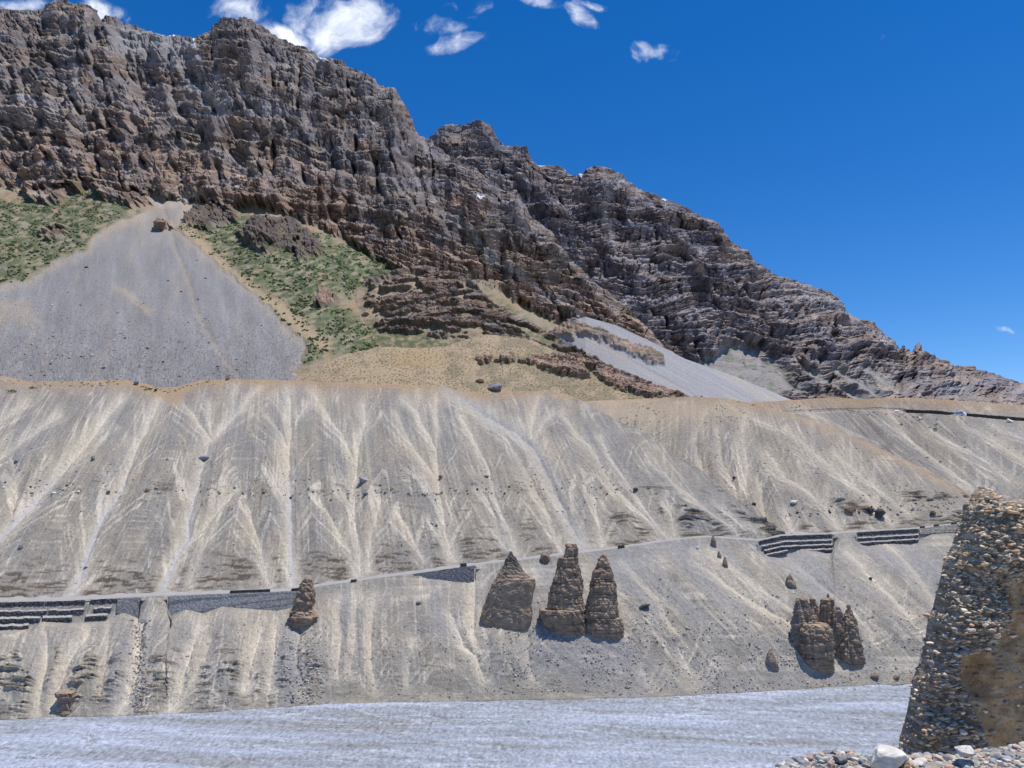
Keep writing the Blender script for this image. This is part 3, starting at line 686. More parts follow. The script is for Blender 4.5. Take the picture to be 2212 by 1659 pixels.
whit = polym(sx, sy, [(1700, 615), (1789, 636), (1820, 670), (1790, 690), (1740, 670)], 6, 5, 9) * .5 + polym(sx, sy, [(1880, 735), (1920, 740), (1940, 765), (1890, 762)], 5, 4, 10) * .8
for pts, w_ in (([(1313, 420), (1300, 470), (1320, 520), (1326, 560)], 5), ([(1340, 400), (1310, 440)], 7)):
    whit = np.maximum(whit, np.exp(-(seg_dist(sx + 4 * fbm(sx / 9, sy / 9, 2, 5), sy, pts) / w_) ** 2) * .8)
col = mixc3(col, C(.40, .375, .33), np.clip(whit, 0, 1) * .8)
col = col * C(.92, .97, 1.10)  # greyer rock, with the blue of distance haze painted into its colour
col = snow_on(col, sx, sy, 750)
tt = P[-1]; d1 = tt * (1 + 40 / tt[:, 1:2]); d1[:, 2] -= 30; d2 = tt * (1 + 500 / tt[:, 1:2]); d2[:, 2] -= 500
bk = stack(cols, [(tt, 1), (d1, 2), (d2, 5)])[1:]
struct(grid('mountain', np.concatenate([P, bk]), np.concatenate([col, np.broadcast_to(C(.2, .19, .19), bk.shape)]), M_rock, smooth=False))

# ---- near massif with the green slopes and the great scree fan
x0, st = -150, 1.55
cols = np.arange(x0, 1500, st)
top = pl(SKY1, cols) + jag(cols, 800, 3.2)
cl = pl(CLIFF, np.arange(cols[0] - 77.5, cols[-1] + 78, 1.55)); kk_ = np.hanning(101); cl = np.convolve(cl, kk_ / kk_.sum(), 'valid')[:len(cols)]; cl = np.maximum(cl, top + 12)
dt = np.interp(cols, [-150, 500, 900, 1100, 1420, 1500], [1150, 1080, 1000, 900, 850, 840]); dc = np.interp(cols, [-150, 350, 900, 1200, 1500], [700, 690, 650, 730, 770]); db = np.interp(cols, [-150, 0, 700, 1100, 1300, 1500], [262, 262, 300, 430, 620, 640])
Pb = ray(cols, np.full(cols.shape, 885.)) * (db * .93)[:, None]
P1 = ray(cols, np.full(cols.shape, 826.)) * db[:, None]
Pc = ray(cols, cl) * dc[:, None]; Pt = ray(cols, top) * dt[:, None]
P = smooth_rows(stack(cols, [(Pb, 6), (P1, 14), (Pc, 240), (Pt, 310)]), 90)
P[-1] = Pt
sx, sy = project(P); sx = sx.astype(np.float32); sy = sy.astype(np.float32)
rel = sy - pl(SKY1, sx)
FAN = [(322, 425), (365, 425), (415, 418), (440, 425), (400, 470), (386, 492), (430, 530), (470, 570), (540, 625), (610, 690), (665, 748), (652, 785), (640, 800), (700, 900), (-200, 900), (-200, 600), (0, 616), (60, 605), (110, 570), (185, 540), (208, 505), (250, 480), (310, 460), (335, 445)]
fan_sd = poly_sd(sx, sy, FAN) + 13 * fbm(sx / 30, sy / 30, 4, 850, .6)
fan = sstep(-5, 6, fan_sd)
big, stt, q, ledge, tones = rock_relief(sx, sy, np.interp(sx, [-100, 500, 1000, 1500], [.0, 0, -60, -190]) , 810)
clf = pl(CLIFF, sx) + 16 * fbm(sx / 32, sy * 0, 3, 860) + 6 * fbm(sx / 9, sy / 9, 3, 861)
rock = sstep(8, -6, sy - clf); rock_c = rock.copy(); knob = np.zeros_like(rock)
for i, pts in enumerate([[(215, 412), (240, 402), (330, 408), (342, 425), (338, 440), (290, 446), (230, 432)], [(70, 395), (130, 380), (160, 410), (140, 440), (80, 440)],
        [(395, 480), (440, 452), (500, 455), (520, 480), (450, 495)], [(520, 500), (560, 470), (640, 475), (690, 520), (700, 550), (640, 560), (615, 540), (560, 545), (525, 520)],
        [(335, 490), (350, 476), (372, 478), (376, 492), (345, 498)], [(680, 660), (700, 635), (730, 640), (735, 655), (700, 665)], [(80, 505), (140, 490), (160, 500), (120, 520)], [(830, 575), (900, 560), (1000, 575), (1060, 620), (980, 600), (900, 590)]]):
    m = polym(sx, sy, pts, 5, 6, 870 + i, 14)
    if i in (2, 3, 6, 7): m = m * sstep(-.34, -.02, fbm(sx / 26, (sy + .25 * sx) / 9, 4, 990 + i))
    rock = np.maximum(rock, m * (1. if i < 6 else .7))
    if i in (2, 3): knob = np.maximum(knob, m)
rock = rock * (1 - fan * (1 - polym(sx, sy, [(335, 490), (350, 476), (372, 478), (376, 492), (345, 498)], 4, 4, 874, 14)))
tap = sstep(0, 45, rel)
u = P[..., 1] / 1598.
spur = ridged((sx - np.interp(sx, [400, 900], [.1, .8]) * sy) / 190, (sy + .2 * sx) / 600, 2, 865) * 46
K = 1.2
soft_h = 1 - rock
# the fan swells out, the grassy spurs have rounded gullies
swell = np.clip(fan_sd, 0, 160) / 160 * 14 * (sstep(430, 600, sy))
gsp = (ridged((sx + .2 * sy) / 90, (sy) / 300, 3, 866) * 15 + 3 * fbm(sx / 20, sy / 20, 4, 867)) * (1 - fan)
alongray = (big + spur - 48) * K * rock_c * (.35 + .65 * tap) + (swell + gsp * sstep(820, 780, sy)) * soft_h
P = P * (1 - alongray * u / P[..., 1])[..., None]
P[..., 1] -= stt * u * K * 1.25 * rock * (.5 + .5 * tap) + (big - 44) * .5 * u * sstep(20, 110, rel) * rock_c * sstep(0, 50, clf - sy)
P[..., 2] += stt * u * .12 * rock
chan = np.exp(-(seg_dist(sx + 4 * fbm(sx / 20, sy / 20, 2, 2), sy, [(352, 440), (360, 480), (380, 540), (405, 600), (420, 660), (450, 720), (480, 770), (520, 815)]) / 7) ** 2)
P += normals(P) * ((.55 * fbm(sx / 9, sy / 7, 3, 868) + .22 * fbm(sx / 2.6, sy / 2.2, 2, 869)) * u * (fan + .6 * soft_h) * sstep(300, 800, sy) - chan * fan * 2.2 * u)[..., None]
bf = np.clip(.02 + 1.3 * fbm(sx / 110, sy / 70, 3, 830) + .8 * sstep(150, 10, clf - sy), 0, 1)
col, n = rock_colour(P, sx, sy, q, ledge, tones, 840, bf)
# grey slabs and light streaks high up
_up = sstep(90, 200, clf - sy)
col = col * (1 - _up[..., None] * np.array((.06, .02, -.05)))
gs = .8 * sstep(.14, .4, fbm((sx - .6 * sy) / 44, (sy + .3 * sx) / 24, 4, 883)) * _up + polym(sx, sy, [(260, 60), (430, 100), (440, 170), (380, 160), (250, 130)], 14, 14, 880) + polym(sx, sy, [(400, 190), (500, 205), (520, 240), (440, 230)], 8, 10, 881) * .8
for pts, w_ in (([(960, 470), (1010, 505), (1040, 540), (1066, 570)], 10), ([(1080, 585), (1120, 605), (1200, 660), (1290, 720)], 6), ([(150, 180), (160, 210), (185, 230)], 6), ([(520, 210), (560, 245), (590, 260)], 8)):
    gs = np.maximum(gs, np.exp(-(seg_dist(sx + 5 * fbm(sx / 12, sy / 12, 2, 5), sy, pts) / w_) ** 2))
col = mixc3(col, C(.31, .31, .315), np.clip(gs, 0, 1) * .62)
if True:
    kn = np.clip(knob, 0, 1)
    col = mixc3(col, C(.085, .074, .07), kn * .75)
# soils and grass
tan = C(.27, .23, .165); og = C(.29, .215, .14); green = C(.062, .09, .036); greens = C(.115, .13, .075)
soil = mixc3(np.broadcast_to(tan, col.shape), og, sstep(-.1, .4, fbm(sx / 60, sy / 40, 3, 882)))
gm = np.zeros_like(sx)
for i, (pts, a) in enumerate([([(-200, 430), (0, 425), (100, 430), (230, 400), (260, 440), (300, 455), (205, 505), (180, 540), (110, 572), (50, 610), (-200, 620)], .9), ([(140, 385), (300, 395), (310, 402), (200, 412)], .9),
        ([(385, 490), (440, 455), (520, 460), (620, 500), (760, 520), (900, 585), (860, 620), (740, 640), (690, 650), (640, 640), (600, 660), (640, 700), (720, 740), (600, 690), (560, 640), (500, 590), (440, 530)], 1.),
        ([(600, 640), (700, 620), (780, 690), (800, 700), (900, 720), (960, 760), (700, 770), (640, 800), (655, 770), (640, 700)], .95), ([(900, 600), (1000, 600), (1100, 660), (1200, 720), (1260, 760), (1100, 700)], .8)]):
    gm = np.maximum(gm, polym(sx, sy, pts, 14, 14, 890 + i, 30) * a)
st_g = fbm((sx - 1.1 * sy) / 26, (sy + sx * .35) / 7, 4, 885)
gm = gm * sstep(-.5, .12, st_g + .35 * fbm(sx / 60, sy / 60, 3, 886))
gcol = mixc3(np.broadcast_to(greens, col.shape), green, sstep(-.15, .2, fbm(sx / 9, sy / 4.5, 4, 887)))
gcol = gcol * (1 + .5 * fbm(sx / 45, sy / 30, 3, 886))[..., None]
gcol = mixc3(gcol, C(.20, .19, .15), sstep(.1, .3, fbm(sx / 22, sy / 15, 4, 884)) * .7)
soil = mixc3(soil, gcol, gm)
bush = sstep(.22, .38, perlin(sx / 3.3, sy / 2.1, 888) + .35 * fbm(sx / 30, sy / 20, 2, 889))
soil = mixc3(soil, C(.055, .085, .035), bush * gm * .9)
soil = soil * (1 + .16 * fbm(sx / 5, sy / 3, 3, 891))[..., None]
fgrey = C(.215, .212, .212); ftan = C(.315, .272, .22)
t_ = np.clip(sstep(560, 430, sy + 20 * fbm(sx / 40, sy / 40, 3, 892)) * .6 + sstep(26, 4, fan_sd) * .7 + .5 * sstep(.1, .5, fbm((sx + .3 * sy) / 60, sy / 160, 4, 893)), 0, 1)
t_ = np.maximum(t_, np.exp(-(seg_dist(sx + 5 * fbm(sx / 15, sy / 15, 2, 2), sy, [(255, 622), (285, 640), (300, 655), (325, 675)]) / 9) ** 2) * .85)
t_ = np.maximum(t_, polym(sx, sy, [(-100, 640), (60, 650), (90, 700), (-100, 700)], 16, 14, 894) * .7)
t_ = np.maximum(t_, chan * .55)
fcol = mixc3(np.broadcast_to(fgrey, col.shape), ftan, t_)
tr_ = sstep(.0, .5, fbm((sx - .25 * (sx - 360) * (sy - 420) / 400) / 14, sy / 150, 4, 895))
fcol = mixc3(fcol, C(.262, .262, .268), tr_ * .55) * (1 + .25 * fbm((sx - .25 * (sx - 360) * (sy - 420) / 400) / 30, sy / 60, 4, 899))[..., None]
fcol = fcol * (1 + (.12 + .16 * sstep(600, 800, sy)) * perlin(sx / 1.8, sy / 1.4, 896) + (.10 + .10 * sstep(650, 800, sy)) * fbm(sx / 4, sy / 3, 2, 897))[..., None]
og2 = np.exp(-(seg_dist(sx, sy, [(400, 490), (450, 550), (520, 610), (600, 665), (660, 715), (700, 745)]) / 16) ** 2)
soil = mixc3(soil, C(.36, .28, .185), np.clip(og2 * (1 - fan), 0, 1) * .85)
fcol = mixc3(fcol, C(.115, .11, .11), sstep(.30, .55, perlin(sx / 2.4, sy / 1.9, 920) + .5 * (sstep(640, 820, sy) - .5)) * .6 * fan)
soft_c = soil * (1 - fan[..., None]) + fcol * fan[..., None]
col = soft_c * (1 - rock[..., None]) + col * rock[..., None]
scr = polym(sx, sy, [(328, 425), (352, 418), (415, 418), (440, 426), (405, 440), (370, 450), (335, 450)], 6, 5, 898)
col = mixc3(col, C(.36, .32, .27), scr * .6)
col = snow_on(col, sx, sy, 751)
tt = P[-1]; d1 = tt * (1 + 40 / tt[:, 1:2]); d1[:, 2] -= 30; d2 = tt * (1 + 300 / tt[:, 1:2]); d2[:, 2] -= 330
bk = stack(cols, [(tt, 1), (d1, 2), (d2, 5)])[1:]
SHEETS['M'] = (P, x0, st)
GREEN = gm * (1 - fan) * (1 - rock) * (sx > -20) * (sy > 380) * (sx < 1000)
struct(grid('mountain', np.concatenate([P, bk]), np.concatenate([col, np.broadcast_to(C(.2, .19, .19), bk.shape)]), M_rock, smooth=False, mat2=M_hill, m2=1 - rock))

# ---- scree stream in the side valley
cols = np.arange(1160, 1720, 1.7)
TT = [(1160, 750), (1180, 735), (1205, 712), (1240, 692), (1265, 684), (1330, 702), (1400, 735), (1480, 775), (1560, 803), (1630, 830), (1692, 857), (1720, 868)]
tp = pl(TT, cols)
P = stack(cols, [(ray(cols, np.full(cols.shape, 885.)) * np.interp(cols, [1130, 1720], [470, 385])[:, None], 1), (ray(cols, tp) * np.interp(cols, [1130, 1720], [600, 425])[:, None], 150)])
sx, sy = project(P); sx = sx.astype(np.float32); sy = sy.astype(np.float32)
rk = np.clip(polym(sx, sy, [(1325, 735), (1360, 745), (1400, 750), (1436, 772), (1434, 788), (1410, 788), (1370, 770), (1320, 748)], 4, 5, 901, 12) + polym(sx, sy, [(1130, 640), (1230, 690), (1300, 715), (1360, 745), (1300, 738), (1262, 724), (1230, 730), (1180, 720), (1130, 700)], 5, 7, 902, 14), 0, 1)
big, stt, q, ledge, tones = rock_relief(sx, sy, -.3 * sx, 910)
u = P[..., 1] / 1598.
P = P + normals(P) * ((stt * .45 + ridged(sx / 9, sy / 12, 3, 911) * 4) * u * rk + (.5 * fbm(sx / 4, sy / 3, 3, 903) + 1.6 * fbm((sx - 1.9 * sy) / 30, sy / 200, 3, 904)) * u * (1 - rk))[..., None]
sh = sx - 1.9 * sy
base = mixc3(np.broadcast_to(C(.30, .30, .315), P.shape), C(.345, .325, .30), sstep(-.1, .4, fbm(sh / 60, (sy + .5 * sx) / 400, 4, 905)))
base = base * (1 + .14 * fbm(sh / 10, sy / 60, 3, 906) + .12 * perlin(sx / 1.9, sy / 1.5, 907))[..., None]
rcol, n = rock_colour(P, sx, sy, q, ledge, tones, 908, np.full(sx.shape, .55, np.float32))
rcol = mixc3(rcol, C(.14, .17, .08), sstep(.0, .4, fbm(sx / 20, sy / 9, 3, 909)) * .6)
struct(grid('scree_fan', P, base * (1 - rk[..., None]) + rcol * rk[..., None], M_hill))

# ---- dark-banded hill
H1T = [(600, 800), (640, 770), (680, 690), (700, 668), (720, 658), (745, 640), (770, 622), (820, 604), (850, 593), (885, 584), (925, 582), (960, 588), (1000, 602), (1030, 622), (1060, 655), (1100, 682), (1150, 705), (1200, 733), (1260, 765), (1330, 800), (1420, 838), (1485, 860), (1540, 875)]
cols = np.arange(640, 1520, 1.6)
tp = pl(H1T, cols) + 2.2 * fbm(cols / 16, cols * 0, 4, 66)
dtp = np.interp(cols, [640, 760, 920, 1200, 1520], [400, 480, 510, 460, 410])
mid = .5 * (885 + tp)
P = smooth_rows(stack(cols, [(ray(cols, np.full(cols.shape, 885.)) * np.interp(cols, [640, 1200, 1520], [325, 335, 380])[:, None], 1), (ray(cols, tp) * dtp[:, None], 230)]), 10)
sx, sy = project(P); sx = sx.astype(np.float32); sy = sy.astype(np.float32)
big, stt, q, ledge, tones = rock_relief(sx, sy, -40 * np.exp(-((sx - 930) / 190) ** 2) * 0 + 45 * ((sx - 930) / 260) ** 2, 930)
bandn = fbm(sx / 70, (sy - 45 * ((sx - 930) / 260) ** 2) / 13, 4, 931)
rk = sstep(.02, .12, bandn + .20 * polym(sx, sy, [(740, 660), (830, 615), (900, 585), (980, 595), (1060, 650), (1160, 720), (1080, 720), (960, 720), (840, 705), (760, 690)], 20, 10, 932) - .10)
rk *= polym(sx, sy, [(795, 628), (900, 572), (1000, 590), (1080, 650), (1180, 712), (1300, 785), (1500, 865), (1300, 850), (1130, 728), (950, 730), (840, 724), (772, 675)], 7, 12, 933)
crest = sstep(10, 2, sy - pl(H1T, sx) + 5 * fbm(sx / 20, sy / 20, 2, 934)) * sstep(740, 800, sx)
rk = np.maximum(rk, crest) * sstep(770, 800, sx)
u = P[..., 1] / 1598.
sp1 = ridged((sx + .5 * sy) / 75, sy / 200, 3, 935) * 9
P = P * (1 - sp1 * u * sstep(0, 40, sy - pl(H1T, sx)) / P[..., 1])[..., None]
P = P + np.array([0, -1, .25]) * ((stt * .75 + ridged(sx / 10, sy / 14, 3, 936) * 4) * u * rk + 1.2 * fbm(sx / 6, sy / 5, 3, 937) * u)[..., None]
soil = mixc3(np.broadcast_to(C(.30, .245, .17), P.shape), C(.195, .16, .115), sstep(-.2, .3, fbm(sx / 30, sy / 14, 4, 938)))
gg = polym(sx, sy, [(640, 700), (760, 690), (860, 712), (1000, 735), (960, 760), (760, 765), (640, 800)], 14, 12, 939) + polym(sx, sy, [(960, 590), (1060, 640), (1180, 705), (1280, 765), (1340, 800), (1240, 775), (1120, 710), (1040, 665)], 7, 6, 940) * .8 + .35 * sstep(.1, .4, fbm(sx / 50, sy / 30, 3, 941)) + polym(sx, sy, [(660, 640), (740, 640), (720, 700), (650, 700)], 10, 10, 942) * .6
soil = mixc3(soil, C(.075, .105, .042), np.clip(gg, 0, 1) * sstep(-.35, .25, fbm(sx / 14, sy / 7, 4, 943)) * .85)
soil = mixc3(soil, C(.07, .075, .045), sstep(.40, .55, perlin(sx / 3., sy / 2.2, 944)) * .6)
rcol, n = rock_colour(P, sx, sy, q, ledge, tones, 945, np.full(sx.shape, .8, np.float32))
rcol = rcol * C(.72, .74, .76)
col = soil * (1 - rk[..., None]) + rcol * rk[..., None]
tt = P[-1]; d2 = tt * 1.15; d2[:, 2] = tt[:, 2] - 20
SHEETS['H1'] = (P, 640, 1.6)
struct(grid('hill', np.concatenate([P, stack(cols, [(tt, 1), (d2, 3)])[1:]]), np.concatenate([col, np.broadcast_to(C(.25, .22, .16), (3,) + tt.shape)]), M_hill, smooth=False))

# ---- tan hill at the terrace edge
H2T = [(620, 835), (650, 818), (665, 808), (700, 784), (750, 764), (800, 754), (830, 749), (900, 752), (960, 749), (1000, 735), (1050, 722), (1100, 727), (1150, 735), (1200, 757), (1250, 775), (1300, 790), (1380, 822), (1470, 853), (1500, 872)]
cols = np.arange(640, 1500, 1.5)
tp = pl(H2T, cols) + 1.3 * fbm(cols / 14, cols * 0, 4, 67)
P = stack(cols, [(ray(cols, np.full(cols.shape, 890.)) * np.interp(cols, [640, 1100, 1250, 1500], [262, 280, 325, 350])[:, None], 1), (ray(cols, tp) * np.interp(cols, [640, 1050, 1500], [292, 375, 385])[:, None], 130)])
sx, sy = project(P); sx = sx.astype(np.float32); sy = sy.astype(np.float32)
rk = np.zeros_like(sx)
for i, pts in enumerate([[(1080, 770), (1105, 762), (1110, 782), (1085, 785)], [(1160, 790), (1180, 772), (1240, 768), (1262, 790), (1275, 815), (1230, 812), (1170, 798)], [(1120, 780), (1160, 768), (1200, 778), (1170, 790)],
        [(1280, 790), (1330, 800), (1400, 830), (1475, 856), (1400, 858), (1330, 840), (1290, 815)], [(1030, 775), (1060, 768), (1062, 782), (1035, 785)], [(1215, 750), (1250, 772), (1300, 790), (1280, 800), (1230, 775)]]):
    rk = np.maximum(rk, polym(sx, sy, pts, 4, 5, 950 + i, 10))
big, stt, q, ledge, tones = rock_relief(sx, sy, -.28 * sx, 955)
u = P[..., 1] / 1598.
blocks = ridged(sx / 9, (sy - .28 * sx) / 7, 3, 956) * 5
P = P * (1 - (ridged(sx / 120, sy / 150, 3, 957) * 8 * u * sstep(0, 30, sy - pl(H2T, sx))) / P[..., 1])[..., None]
P = P + np.array([0, -1, .3]) * ((stt * .7 + blocks) * u * rk + 1.3 * fbm(sx / 7, sy / 6, 4, 958) * u)[..., None]
soil = mixc3(np.broadcast_to(C(.345, .27, .18), P.shape), C(.23, .195, .13), sstep(-.1, .4, fbm(sx / 40, sy / 22, 4, 959) + .35 * sstep(900, 1150, sx) - .1))
soil = mixc3(soil, C(.31, .225, .11), sstep(1, 0, np.hypot((sx - 900) / 130, (sy - 775) / 32)) * .55)
soil = mixc3(soil, C(.09, .09, .05), sstep(.22, .42, perlin(sx / 4.2, sy / 2.8, 960) + .35 * fbm(sx / 50, sy / 30, 2, 961)) * .8)
soil = soil * (1 + .15 * fbm(sx / 3.2, sy / 2.4, 3, 962))[..., None]
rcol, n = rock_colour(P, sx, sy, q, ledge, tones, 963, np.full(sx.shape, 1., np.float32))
rcol = rcol * C(1.05, 1.04, 1.05)
col = soil * (1 - rk[..., None]) + rcol * rk[..., None]
tt = P[-1]; d2 = tt * 1.12; d2[:, 2] = tt[:, 2] - 14
SHEETS['H2'] = (P, 640, 1.5)
struct(grid('hill', np.concatenate([P, stack(cols, [(tt, 1), (d2, 3)])[1:]]), np.concatenate([col, np.broadcast_to(C(.3, .26, .18), (3,) + tt.shape)]), M_hill, smooth=False))
# ------------------------------------------------------------------ loose rocks
import bmesh
def ico(sub):
    bm = bmesh.new(); bmesh.ops.create_icosphere(bm, subdivisions=sub, radius=1.0)
    V = np.array([v.co[:] for v in bm.verts]); Fc = np.array([[v.index for v in f.verts] for f in bm.faces]); bm.free(); return V, Fc
ICO = {1: ico(1), 2: ico(2), 3: ico(3)}
def rockshape(seed, sub=2, cuts=9, rough=.08):
    r = np.random.RandomState(seed); V, Fc = ICO[sub]; V = V.copy()
    V *= (1 + rough * r.randn(len(V), 1) * (.5 if sub > 2 else 1))
    for _ in range(cuts):
        n = r.randn(3); n /= np.linalg.norm(n); c = r.uniform(.45, .85)
        d = V @ n; V -= np.clip(d - c, 0, None)[:, None] * n
    return V, Fc
SHAPES1 = [rockshape(s, 1, 3, .12) for s in range(8)]
def stones_mesh(name, pos, size, col, mat, flat=.6, seed=0, parent=None, align=False, sub=1):
    r = np.random.RandomState(seed); n = len(pos); Vs = []; Fs = []; Cs = []; off = 0
    shp = SHAPES1 if sub == 1 else [rockshape(s, sub, 7, .05) for s in range(8)]
    idx = r.randint(0, 8, n)
    for k in range(8):
        m = np.where(idx == k)[0]
        if not len(m): continue
        V, Fc = shp[k]; nv = len(V)
        a = r.uniform(0, 2 * np.pi, len(m)); sc = np.stack([r.uniform(.8, 1.5, len(m)), r.uniform(.7, 1.1, len(m)), flat * r.uniform(.7, 1.2, len(m))], 1) * size[m][:, None]
        W = V[None] * sc[:, None]
        ca, sa = (np.cos(a), np.sin(a)) if not align else (np.ones(len(m)), r.uniform(-.25, .25, len(m)))
        X = W[..., 0] * ca[:, None] - W[..., 1] * sa[:, None]; Y = W[..., 0] * sa[:, None] + W[..., 1] * ca[:, None]
        ti = r.uniform(-.35, .35, (len(m), 1)); Z = W[..., 2] + X * ti
        Vs.append((np.stack([X, Y, Z], -1) + pos[m][:, None]).reshape(-1, 3))
        Fs.append((Fc[None] + (np.arange(len(m)) * nv)[:, None, None] + off).reshape(-1, 3)); off += nv * len(m)
        Cs.append(np.repeat(col[m], nv, 0))
    return mesh_np(name, np.concatenate(Vs), np.concatenate(Fs), mat, np.concatenate(Cs), False, parent)
def locate_many(sheet, xs, ys):
    P, x0, st = SHEETS[sheet]
    ci = np.clip(np.round((xs - x0) / st).astype(int), 0, P.shape[1] - 1)
    _, PY = project(P)
    out = np.zeros((len(xs), 3))
    for c in np.unique(ci):
        m = ci == c; col = PY[:, c]
        j = np.argmin(np.abs(col[:, None] - ys[m][None]), 0); out[m] = P[j, c]
    return out
M_stone = vmat("stone", (6.0,), (.05,), contrast=.15)
M_stone_n = vmat("pebble", (30.0,), (.004,), contrast=.12)
rs = np.random.RandomState(11)
PAL = np.array([(.30, .30, .32), (.24, .24, .27), (.40, .38, .35), (.20, .17, .14), (.34, .27, .20), (.50, .48, .45), (.15, .15, .17), (.36, .30, .26)])
def scatter_zone(n, x0, x1, y0, y1, fn):
    x = rs.uniform(x0, x1, n * 3); y = rs.uniform(y0, y1, n * 3)
    k = rs.uniform(0, 1, n * 3) < fn(x, y)
    return x[k][:n], y[k][:n]
pos = []; siz = []; coli = []
def addz(sheet, n, x0, x1, y0, y1, fn, smin, smax, pw=3):
    x, y = scatter_zone(n, x0, x1, y0, y1, fn)
    p = locate_many(sheet, x, y); s = smin + (smax - smin) * rs.uniform(0, 1, len(x)) ** pw
    pos.append(p); siz.append(s); coli.append(PAL[rs.randint(0, 8, len(x))] * rs.uniform(.75, 1.15, (len(x), 1)))
cl_ = lambda x, y, s: np.clip(.45 + 1.4 * fbm(x / 60, y / 30, 3, s), 0, 1)
addz('A', 3800, -100, 1350, 900, 1250, lambda x, y: cl_(x, y, 1) * np.exp(-((y - 1040) / 60) ** 2), .07, .30)
addz('A', 1500, -100, 1600, 1060, 1280, lambda x, y: cl_(x, y, 2) * (y < pl(ROAD, x) - 5), .06, .22)
addz('B', 1200, 1500, 2050, 900, 1140, lambda x, y: cl_(x, y, 3) * (y > pl(TOPB, x) + 12), .07, .30)
addz('C', 600, 1700, 2212, 890, 1080, lambda x, y: cl_(x, y, 4) * (y > np.interp(x, [1600, 2100, 2212], [870, 1075, 1080]) * 0 + 905), .08, .3)
addz('lower', 5200, 1080, 2000, 1230, 1500, lambda x, y: cl_(x, y, 5) * sstep(1230, 1400, y), .06, .26)
addz('lower', 1600, 200, 1080, 1340, 1520, lambda x, y: cl_(x, y, 6), .05, .22)
addz('lower', 700, 560, 720, 1370, 1520, lambda x, y: np.exp(-((x - 655) / 40) ** 2), .06, .30)
addz('lower', 600, 270, 330, 1340, 1530, lambda x, y: np.exp(-((x - 305) / 14) ** 2), .08, .30)
addz('M', 2600, -60, 660, 560, 820, lambda x, y: cl_(x, y, 7) * sstep(560, 800, y), .12, .55)
o = stones_mesh('loose_stones', np.concatenate(pos), np.concatenate(siz), np.concatenate(coli), M_stone, .65, 5)
tag(o, 'scattered small grey and brown stones lying all over the scree slopes', 'stones', kind='stuff')
pos = []; siz = []; coli = []
addz('bed', 13000, -60, 2100, 1490, 1660, lambda x, y: np.clip(.25 + 1.9 * fbm(x / 150, y / 7, 3, 8), 0, 1) * (y > pl(BED, x) + 4), .035, .14, 3)
addz('bed', 900, -60, 2100, 1478, 1560, lambda x, y: np.exp(-((y - pl(BED, x) - 6) / 5) ** 2) * (y > pl(BED, x) + 1), .06, .26, 2)
cc_ = np.concatenate(coli); cc_ = cc_ * .5 + np.array((.30, .32, .36)) * .55
gi_ = np.argwhere(GREEN > .45); gi_ = gi_[rs.permutation(len(gi_))[:9000]]
Pm_ = SHEETS['M'][0]; gp_ = Pm_[gi_[:, 0], gi_[:, 1]]; gs_ = rs.uniform(.3, 1.0, len(gp_)) ** 3 * .95 + .16
kk_ = fbm(gi_[:, 1] / 24., gi_[:, 0] / 16., 4, 77) > -.06; gp_, gs_ = gp_[kk_], gs_[kk_]
og_ = stones_mesh('scrub', gp_ + np.array([0, -.2, .2]), gs_, np.array((.062, .085, .04)) * rs.uniform(.7, 1.9, (len(gp_), 1)), M_stone, .7, 15)
tag(og_, 'low dark green scrub dotted over the green mountain slopes', 'scrub', kind='stuff')
o = stones_mesh('river_stones', np.concatenate(pos), np.concatenate(siz), cc_, M_stone, .6, 6)
tag(o, 'pale grey river stones strewn in streaks over the dry riverbed', 'stones', kind='stuff')

ROCKM = {'grey': pmat('grey_stone', (.26, .26, .27), .9, 1.2, .1, .35), 'blue': pmat('blue_grey_stone', (.14, .155, .19), .85, 1.2, .1, .4), 'brown': pmat('brown_stone', (.22, .15, .10), .9, 1.2, .1, .4),
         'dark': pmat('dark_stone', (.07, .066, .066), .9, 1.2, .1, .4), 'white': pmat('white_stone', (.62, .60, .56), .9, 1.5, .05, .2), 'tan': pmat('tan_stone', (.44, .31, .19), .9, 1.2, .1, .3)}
ROCKME = {}
def rock_data(mat, k, sub=2):
    key = (mat, k, sub)
    if key not in ROCKME:
        V, Fc = rockshape(100 + k, sub, 10, .07)
        o = mesh_np('boulder', V, Fc, ROCKM[mat]); ROCKME[key] = o.data; bpy.data.objects.remove(o)
    return ROCKME[key]
def boulder(sheet, x, y, w, h, mat, label, group=None, k=0, sub=2, name='boulder', cat='boulder'):
    p = locate(sheet, x, y + h * .3) if sheet in SHEETS else sheet
    s = p[1] / 1598.
    o = bpy.data.objects.new(name, rock_data(mat, k, sub)); COL.objects.link(o)
    o.scale = (w * s * .5, max(w, h) * s * .42, h * s * .58)
    o.location = (p[0], p[1] - .05 * w * s, p[2] + h * s * .22)
    o.rotation_euler = (0, rs.uniform(-.25, .25), rs.uniform(-.5, .5))
    tag(o, label, cat, group); return o
